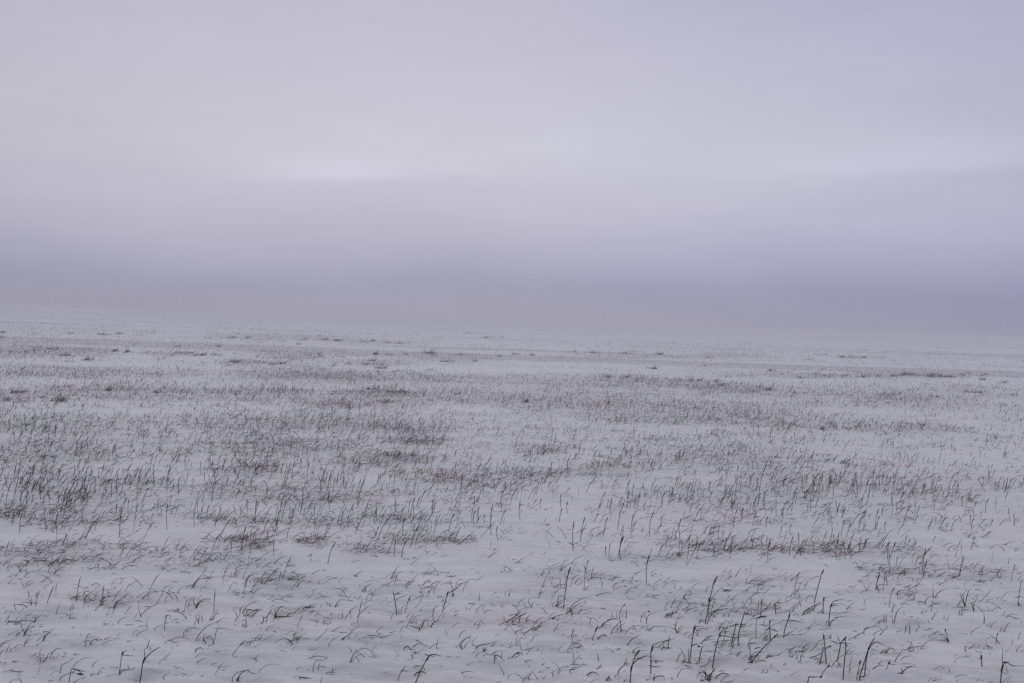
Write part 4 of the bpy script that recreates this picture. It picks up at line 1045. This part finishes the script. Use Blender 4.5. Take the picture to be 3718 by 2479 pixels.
TUSSOCKS = """57 809 115 802 150 817 197 827 263 807 290 809 413 811 433 811 460 816 537 831 600 832 639 836 500 796 407 796 733 819 683 791 533 776
567 777 743 781 773 783 240 769 273 767 320 770 5 764 5 776 37 902 13 921 143 917 137 922 247 897 310 906 357 902 553 1064 984 811 861 814 854 829
840 837 894 816 1057 816 1017 831 1144 819 1184 814 1221 816 1318 809 1364 811 1434 812 1514 813 921 852 872 846 834 784 854 783 884 787 917 789
1074 766 1117 776 1151 776 1394 867 1441 866 1468 877 851 894 894 901 924 901 887 924 844 931 1207 924 1501 847 944 1017 947 1047 1244 1044 1261 1007
1602 874 1585 874 1642 876 1658 886 1765 896 1982 822 1962 822 1935 821 2089 861 2052 864 2135 864 2179 866 2015 864 1982 866 1897 864 1769 852
2332 909 2149 912 2256 902 2306 879 2256 872 1889 987 1975 981 1822 974 2065 992 1935 1064 2236 902 985 813 539 832 2110 863 2160 865 2070 862"""


def tussock_grass():
    """dense knots of the same grass, low and dark, out in the field"""
    rng = np.random.default_rng(77)
    c = np.array([float(v) for v in TUSSOCKS.split()]).reshape(-1, 2)
    extra = c[rng.integers(0, len(c), 120)] + rng.normal(0, 1, (120, 2)) * [90, 5]
    strong = np.concatenate([np.ones(len(c)), np.full(120, .3)])
    c = np.vstack([c, extra])
    c[:, 1] = np.maximum(c[:, 1], 742 + (c[:, 0] - 1176) * .032 + 20)
    g = to_ground(c[:, 0] * PW / 2352, c[:, 1] * PW / 2352)
    nb = (rng.integers(14, 60, len(c)) * strong * np.interp(c[:, 1], [850, 950], [1, .45])).astype(int)
    idx = np.repeat(np.arange(len(c)), nb)
    m = len(idx)
    dist = np.hypot(g[:, 0], g[:, 1])[idx]
    px1 = dist / 2352                               # metres per view pixel
    wide = rng.uniform(2.5, 9, len(c))[idx]
    bx = g[idx, 0] + rng.normal(0, 1, m) * px1 * wide
    by = g[idx, 1] + rng.normal(0, 1, m) * px1 * wide * np.interp(dist, [10, 40], [1.6, 1.0])
    bz = ground_z(bx, by) - .01
    L = np.clip(rng.gamma(6, .014, m) * np.interp(dist, [8, 20, 60, 90], [1.0, 1.1, 1.8, 2.4]), .03, .4)
    th0, th1 = np.radians(rng.normal(66, 22, m)), np.radians(rng.normal(22, 25, m))
    azb = np.radians(rng.normal(0, 50, m))
    s = np.linspace(0, 1, 6)
    th = th0[:, None] + (th1 - th0)[:, None] * s[None]
    step = L[:, None] / 5
    hx = np.concatenate([np.zeros((m, 1)), np.cumsum(np.cos(th[:, 1:]) * step, 1)], 1)
    hz = np.concatenate([np.zeros((m, 1)), np.cumsum(np.sin(th[:, 1:]) * step, 1)], 1)
    P = np.stack([bx[:, None] + hx * np.cos(azb)[:, None], by[:, None] + hx * np.sin(azb)[:, None],
                  np.maximum(bz[:, None] + hz, ground_z(bx, by)[:, None] - .01)], -1)
    w = rng.uniform(.0015, .0028, m) * np.interp(dist, [8, 20, 60, 90], [1.0, 1.6, 3.2, 4.4])
    R = w[:, None] * np.array([.8, 1.0, .95, .8, .55, .2])
    mi = np.where(rng.uniform(0, 1, m) < .75, 0, 1)
    tint = rng.uniform(0, 1, len(c))[idx]
    mi = np.where((tint < .12) & (rng.uniform(0, 1, m) < .5), 2, mi)
    mi = np.where((tint > .88) & (rng.uniform(0, 1, m) < .5), 3, mi)
    return P, R, mi


P, R, mi = field_grass()
P2, R2, mi2 = tussock_grass()
P, R, mi = np.concatenate([P, P2]), np.concatenate([R, R2]), np.concatenate([mi, mi2])
V, F, per = tubes(P, R, 3)
print('field blades', len(P))
o = link_mesh('grass', V, F, [M_DARK, M_GREY, M_OLIVE, M_RED, M_PALE], midx=np.repeat(mi, per))
tag(o, 'dry winter grass poking through the snow all over the field', 'grass', None, 'stuff')

# ------------------------------------------------------------------ the misty air
hz_v = [(x, y, z) for z in (-1.6, 1.90) for y in (-4600, 4600) for x in (-4600, 4600)]
hz_f = [(0, 2, 3, 1), (4, 5, 7, 6), (0, 1, 5, 4), (2, 6, 7, 3), (0, 4, 6, 2), (1, 3, 7, 5)]
mh = bpy.data.materials.new('haze')
hn, hl = nodes_of(mh)
hn.clear()
ho = hn.new('ShaderNodeOutputMaterial')
pv = hn.new('ShaderNodeVolumePrincipled')
pv.inputs['Color'].default_value = (.88, .875, .90, 1)
pv.inputs['Density'].default_value = 0.0051
pv.inputs['Anisotropy'].default_value = 0.0
hl.new(pv.outputs[0], ho.inputs['Volume'])
haze = link_mesh('haze', hz_v, hz_f, mh, smooth=False)
tag(haze, 'thin pale ground mist over the snow field', 'haze', None, 'stuff')
